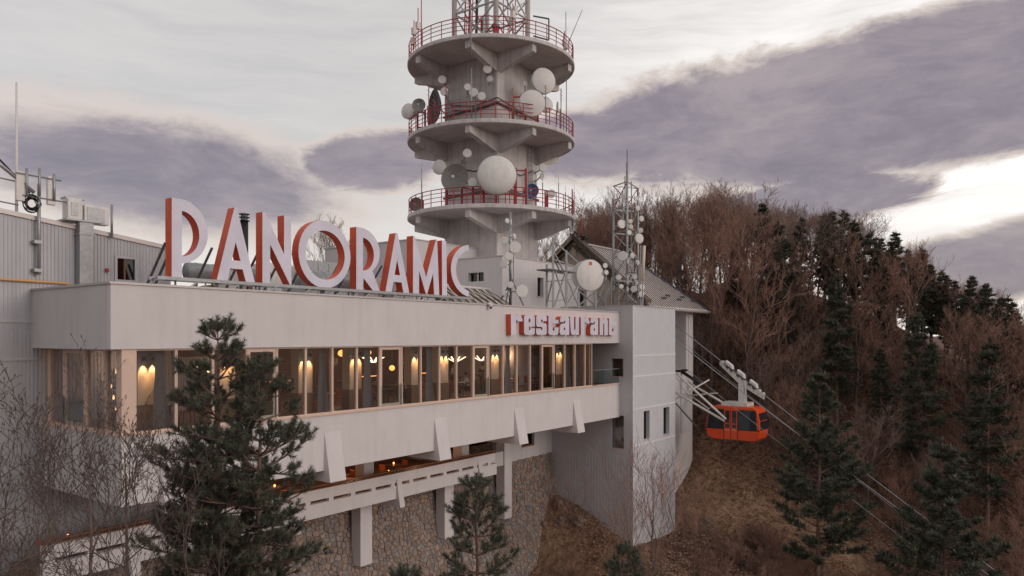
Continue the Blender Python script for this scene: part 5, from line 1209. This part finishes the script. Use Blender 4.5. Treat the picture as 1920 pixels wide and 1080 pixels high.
def pine_near(seed, H, vis, wid, leaders=((0,0,0),), fine=1.0):
    """tall black pine: needle brushes on every shoot of the upper crown"""
    r = random.Random(seed); tk, cr = MB(), MB(); bw = .0065*fine
    def shoot(p, d, ln, nn):
        e = p + d*ln; tk.path([p, e], [.010, .006], 3, False)
        for k in range(nn):
            t_ = r.uniform(.10,1.0); nd = (d*r.uniform(.25,.95) + rnd_perp(d, r)*r.uniform(.5,1.0)).normalized(); s_ = p + d*(ln*t_)
            sw_ = nd.cross(Vector((r.uniform(-1,1),r.uniform(-1,1),r.uniform(-1,1)))).normalized()*bw; l = r.uniform(.10,.155)
            cr.add([s_ - sw_, s_ + sw_, s_ + nd*l], [(0,1,2)])
    for (lx, ly, dz) in leaders:
        n = 12; pts, rad = [], []; top = H - dz
        for i in range(n+1):
            f = i/n; pts.append(Vector((lx*min(1, f*1.6), ly*min(1, f*1.6), -.5 + (top+.5)*f)) + Vector((r.uniform(-.04,.04), r.uniform(-.04,.04), 0))); rad.append(.17*(1-f)**.8 + .012)
        tk.path(pts, rad, 9)
        z = top - .25; shoot(pts[-1], Vector((0,0,1)), .34, int(110/fine)); 
        for k in range(6): w = k*1.05; shoot(pts[-1] - Vector((0,0,.05)), Vector((math.cos(w)*.6, math.sin(w)*.6, .8)).normalized(), .28, int(75/fine))
        while z > H - vis:
            dn = top - z; full = wid*(1 - math.exp(-dn/1.9)) + .20
            x = (z+.5)/(top+.5)*n; i = min(max(int(x),0), n-1); c = pts[i].lerp(pts[i+1], x - i); w0 = r.uniform(0,6.28); nb = r.choice((4,5,5,6))
            for k in range(nb):
                w = w0 + k*2*math.pi/nb + r.uniform(-.3,.3); l = full*r.uniform(.55,1.12); d = Vector((math.cos(w), math.sin(w), r.uniform(.12,.42) + .5*math.exp(-dn))).normalized(); q = [c]
                for s in range(6): d = (d + rnd_perp(d, r)*.10 + Vector((0,0,.05 if s > 2 else -.02))).normalized(); q.append(q[-1] + d*(l/6))
                tk.path(q, [.012 + l*.016*(1 - s/7) for s in range(7)], 5, False)
                shoot(q[-1], d, .26, int(80/fine))
                for j in range(int(3 + l*7.5)):
                    t_ = r.uniform(.28, 1.0); x2 = t_*6; i2 = min(int(x2), 5); s_ = q[i2].lerp(q[i2+1], x2 - i2); bd2 = (q[i2+1]-q[i2]).normalized()
                    pd = rnd_perp(bd2, r); pd.z = abs(pd.z)*.6 + .1; nd = (bd2*.75 + pd*.7).normalized(); sl2 = r.uniform(.12,.26 + .34*l*(1.05-t_)*.8); m_ = s_ + nd*sl2; tk.path([s_, m_], [.011,.008], 3, False)
                    up_ = (nd + Vector((0,0,.45))).normalized(); shoot(m_, up_, r.uniform(.18,.27), int(80/fine))
                    if sl2 > .28: shoot(s_.lerp(m_, .55), (nd + rnd_perp(nd, r)*.8).normalized(), .18, int(60/fine))
            z -= r.uniform(.36,.56)
    # dead lower limbs
    z = H - vis
    while z > H*.18:
        w = r.uniform(0,6.28); d = Vector((math.cos(w), math.sin(w), r.uniform(-.1,.25))).normalized(); c = Vector((leaders[0][0]*min(1, z/H*1.6), leaders[0][1]*min(1, z/H*1.6), z)); q = [c]
        for s in range(4): d = (d + rnd_perp(d, r)*.25).normalized(); q.append(q[-1] + d*.35)
        tk.path(q, [.03,.025,.018,.012,.006], 4, False); z -= .5
    return tk, cr
def treemesh(mb, name, mt, smooth=False):
    me = bpy.data.meshes.new(name); me.from_pydata(mb.v, [], mb.f); me.materials.append(mt)
    if smooth:
        for p in me.polygons: p.use_smooth = True
    return me
def plant(name, parts, a, b, z, label, cat, group=None, rot=0, scale=1.0, sz=None, tilt=(0,0)):
    o = bpy.data.objects.new(name, None); link(o); o.location = W(a, b, z); o.rotation_euler = (tilt[0], tilt[1], rot); o.scale = (scale, scale, sz or scale); o.empty_display_size = .2
    props(o, label, cat, group)
    for nm, me in parts: c = bpy.data.objects.new(nm, me); link(c, o)
    return o
def ivyclumps(seed, H):
    r = random.Random(seed); m = MB()
    for k in range(520):
        z = r.uniform(.02,.72)*H; w = r.uniform(0,6.28); rd = (.18 + .34*r.random())*(1.2 - z/H); p = Vector((math.cos(w)*rd, math.sin(w)*rd, z)); tuft(m, p, Vector((math.cos(w), math.sin(w), .3)).normalized(), .26, 6, .06, r, 1.0)
    return m
BT_ = []
for s, H, kw in ((1,12,dict(start=.28,spread=.55,up=.55)),(2,11,dict(start=.35,spread=.7)),(3,13,dict(start=.30,limbs=15,spread=.5,up=.6)),(4,10,dict(start=.22,spread=.8)),(5,12,dict(start=.4,spread=.65,up=.5))):
    tk, cr = bare_tree(s, H, thick=1.8, subs=(6,5,4), **kw); v = [('trunk', treemesh(tk, 'trunk', M['bark'], True)), ('crown', treemesh(cr, 'crown', M['twig'] if s in (1,2,5) else M['twiggrey']))]
    BT_.append((H, v)); 
    if s in (1, 3): BT_.append((H, v + [('ivy', treemesh(ivyclumps(s+40, H), 'ivy', M['ivy']))]))
PT_ = []
for s, H, wd_ in ((11,12,1.5),(12,13,1.9),(13,11,1.35),(14,14,2.2)):
    tk, cr = pine_far(s, H, wd_, .28); PT_.append((H, [('trunk', treemesh(tk, 'trunk', M['pinebark'], True)), ('crown', treemesh(cr, 'crown', M['needlefar']))]))
SH_ = []
for s in (31,32,33):
    tk, cr = MB(), MB(); r = random.Random(s)
    for k in range(5):
        t2, c2 = bare_tree(s*10+k, r.uniform(1.6,3.0), start=.25, limbs=7, spread=.8, subs=(5,4), thick=1.6, r0=.025); ox, oy = r.uniform(-.35,.35), r.uniform(-.35,.35); tl = (r.uniform(-.4,.4), r.uniform(-.4,.4))
        for src_, dst in ((t2, tk), (c2, cr)): dst.add([(x + ox + tl[0]*z, y + oy + tl[1]*z, z) for x, y, z in src_.v], src_.f)
    SH_.append([('stems', treemesh(tk, 'stems', M['bark'])), ('twigs', treemesh(cr, 'twigs', M['twig']))])
rt = random.Random(99); placed = []
LB = 'bare brown leafless tree crowded in the wooded hillside beyond the cable car'
LI = 'bare tree with dark ivy wrapped round its trunk on the wooded hillside'
LP = 'dark green pine growing among bare trees on the wooded hillside'
SKY = [(1000,420),(1090,395),(1200,378),(1340,365),(1420,385),(1600,402),(1645,445),(1720,475),(1800,522),(1890,562),(1960,615),(2100,680)]
def skyline(x):
    for (x0, y0), (x1, y1) in zip(SKY[:-1], SKY[1:]):
        if x0 <= x <= x1: return y0 + (y1-y0)*(x-x0)/(x1-x0)
    return 500
def put(kind, a, b, H=None, cap=False):
    z = G(a, b)
    if cap:
        x, y, D = project((a, b, z)); H = min(H, (HY - skyline(x) - 14)/F*D - z)
        if H < 4.5: return
    if kind == 'pine': h, v = rt.choice(PT_); s = (H or rt.uniform(9,13))/h; plant('pine_tree', v, a, b, z, LP, 'tree', 'pines of the wooded hillside', rt.uniform(0,6.28), s*rt.uniform(.95,1.15), s)
    else:
        h, v = rt.choice([t_ for t_ in BT_ if (len(t_[1]) == 3) == (kind == 'ivy')]); s = (H or rt.uniform(9,12.5))/h
        plant('bare_tree', v, a, b, z, LI if kind == 'ivy' else LB, 'tree', 'ivy clad trees of the hillside' if kind == 'ivy' else 'bare trees of the wooded hillside', rt.uniform(0,6.28), s*rt.uniform(.9,1.15), s)
    placed.append((a, b))
# pines whose tops draw the skyline
for x, y, a in ((1425,385,60),(1462,418,57),(1500,408,62),(1546,404,63),(1560,398,66),(1583,396,63),(1605,415,62),(1640,436,62),(1677,438,64),(1722,466,64),(1772,508,65),(1815,520,63),(1858,534,62),(1893,556,62),(1935,600,62),(1910,585,66),(1875,560,67),(1838,545,66),(1790,528,66),(1745,498,66),(1700,470,67),(1655,448,67),
                (1730,590,55),(1850,640,55),(1570,520,56)):
    p = ona(x, y, a); b = p[1]; H = p[2] - G(a, b)
    if H > 4: put('pine', a, b, min(H, 17))
# bare trees of the skyline left of the pines
for x, y, a in ((1100,395,70),(1125,380,66),(1150,372,72),(1215,375,63),(1240,372,68),(1262,380,60),(1290,385,64),(1312,372,60),(1335,365,66),(1352,362,62),(1375,362,58),(1392,372,63),(1410,385,56),(1440,400,66),(1475,395,68),(1330,420,54),(1280,430,56),(1390,440,53)):
    p = ona(x, y, a); b = p[1]; H = p[2] - G(a, b)
    if H > 4: put('ivy' if rt.random() < .4 else 'bare', a, b, min(H, 16))
b = -46.0
while b < 34:
    a = 53 if b < 8 else 54
    while a < 80:
        aa, bb_ = a + rt.uniform(-1.2,1.2), b + rt.uniform(-1.2,1.2); x, y, D = project((aa, bb_, G(aa, bb_)))
        if 1090 < x < 2040 and D > 20 and all((aa-p[0])**2 + (bb_-p[1])**2 > 1.6 for p in placed):
            pn_ = .42 if (bb_ < -6 and x > 1540 and aa > 60) else (.10 if x > 1400 else .02)
            k = 'pine' if rt.random() < pn_ else ('ivy' if rt.random() < (.30 if bb_ > -6 else .08) else 'bare')
            put(k if aa > 56 else 'bare', aa, bb_, rt.uniform(6.5,9) if aa < 57 else rt.uniform(8,12), True)
        a += 2.5 if a < 70 else 3.3
    b += 2.8
ns = 0
while ns < 295:
    a, b = (rt.uniform(24, 70), rt.uniform(-40, 4)) if ns % 2 else ((rt.uniform(50, 60), rt.uniform(-34, -6)) if ns % 4 else (rt.uniform(40, 47), rt.uniform(-16, -4.6))); x, y, D = project((a, b, G(a, b)))
    if not (1180 < x < 1990) or D < 26: continue
    if 33.5 < a < 51.5 and b > -4.5: continue
    if abs(a - 48.5) < 2.2 and b > -13 and rt.random() < .93: continue
    if b > -3 and a < 51: continue
    plant('shrub', rt.choice(SH_), a, b, G(a,b)-.1, 'leafless brown twiggy shrub on the steep earth slope', 'shrub', 'shrubs on the slope', rt.uniform(0,6.28), rt.uniform(.6,1.15)); ns += 1
# trees seen behind the roof, between the letters and beside the tower
for x, y, D, lab in ((600,425,80,'bare tree seen through the letter O'), (1012,445,84,'bare tree standing between the tower and the old gable'), (1032,452,78,'small bare tree beside the tower above the old gable roof')):
    p = aty(x, y, D); z = G(p[0], p[1]); h, v = BT_[3]; s = min((p[2]-z), 17)/h; plant('bare_tree', v[:2], p[0], p[1], z, lab, 'tree', None, x, s)
# foreground pines
tk, cr = pine_near(5, 18.5, 9.2, 1.45, ((0,0,0),(1.0,-.25,.95),(-.25,.5,2.8)))
p = aty(408, 592, 18.0); zt_ = p[2]; z = G(p[0], p[1]); Hs = (zt_ + .35 - z)/18.5
PN1 = plant('pine_tree', [('trunk', treemesh(tk,'trunk',M['pinebark'],True)), ('crown', treemesh(cr,'crown',M['needle']))], p[0], p[1], zt_ - 18.85, 'tall dark green pine standing in front of the restaurant windows', 'tree', None, .2, 1.0)
tk, cr = pine_near(8, 13.5, 4.6, 1.15, ((0,0,0),), 1.0)
ps_ = [('trunk', treemesh(tk,'trunk',M['pinebark'],True)), ('crown', treemesh(cr,'crown',M['needle']))]
p = aty(895, 886, 22.0); plant('pine_tree', ps_, p[0], p[1], p[2]-13.85, 'young pine rising before the stone retaining wall', 'tree', None, 1.0, 1.0)
p = aty(1172, 1015, 27.0); plant('pine_tree', ps_, p[0], p[1], p[2]-13.85, 'pine top poking up in front of the annex foot', 'tree', None, 2.4, 1.0)
p = aty(755, 1058, 21.0); plant('pine_tree', ps_, p[0], p[1], p[2]-13.85, 'pine tip just showing between the tall pine and the young pine', 'tree', None, 4.0, 1.0)
for (x, y, D, s, lab, rot) in ((1530, 690, 52, 21, 'leaning dark pine with bare lower trunk beside the cables', .5), (1775, 822, 45, 22, 'broad dark pine low on the slope where the cables vanish', 2.0)):
    tk, cr = pine_far(s, 17, 4.2, .24, 2.0); p = aty(x, y, D); z = G(p[0], p[1])
    m2 = MB()
    plant('pine_tree', [('trunk', treemesh(tk,'trunk',M['pinebark'],True)), ('crown', treemesh(cr,'crown',M['needle']))], p[0], p[1], z, lab, 'tree', None, rot, 1.0, (p[2]-z)/17.2, (0, .05 if x < 1700 else 0))
# bare shrubs and young trees in front of the building end
for i, (x, y, D, H, lab, kw) in enumerate(((-25, 725, 14.5, 15, 'budding leafless tree spreading in front of the corrugated wall', dict(start=.50,limbs=15,spread=.95,up=.35)), (140, 800, 15.5, 15, 'budding leafless tree with fanned branches before the building corner', dict(start=.52,limbs=14,spread=.95,up=.30)), (262, 775, 14.5, 14, 'slender budding leafless tree before the glazed corner', dict(start=.55,limbs=9,spread=.6,up=.5)), (45, 900, 13.0, 13, 'low leafless tree below the corrugated wall', dict(start=.55,limbs=12,spread=1.0,up=.2)))):
    tk, cr = bare_tree(60+i, H, ll=.72, subs=(6,4,3), thick=1.15, buds=True, r0=.11, **kw); p = aty(x, y, D)
    plant('bare_tree', [('trunk', treemesh(tk,'trunk',M['bark'],True)), ('crown', treemesh(cr,'crown',M['twigpale']))], p[0], p[1], p[2]-H*.98, lab, 'tree', None, i*1.7, 1.0)
tk, cr = bare_tree(80, 9, start=.3, limbs=11, spread=.55, subs=(5,4), thick=1.5, r0=.055, up=.5); sp_ = [('trunk', treemesh(tk,'trunk',M['bark'])), ('crown', treemesh(cr,'crown',M['twig']))]
for x, y, D in ((1218,850,45),(1243,870,46),(1270,880,48),(1300,900,48),(1207,920,44),(1325,930,50),(1060,900,46),(1160,960,46)):
    p = aty(x, y, D); z = G(p[0], p[1]); plant('sapling', sp_, p[0], p[1], z, 'thin leafless sapling in front of the annex wall', 'tree', 'saplings at the annex foot', x*.7, (p[2]-z)/8.6 if p[2]-z > 2 else .4)
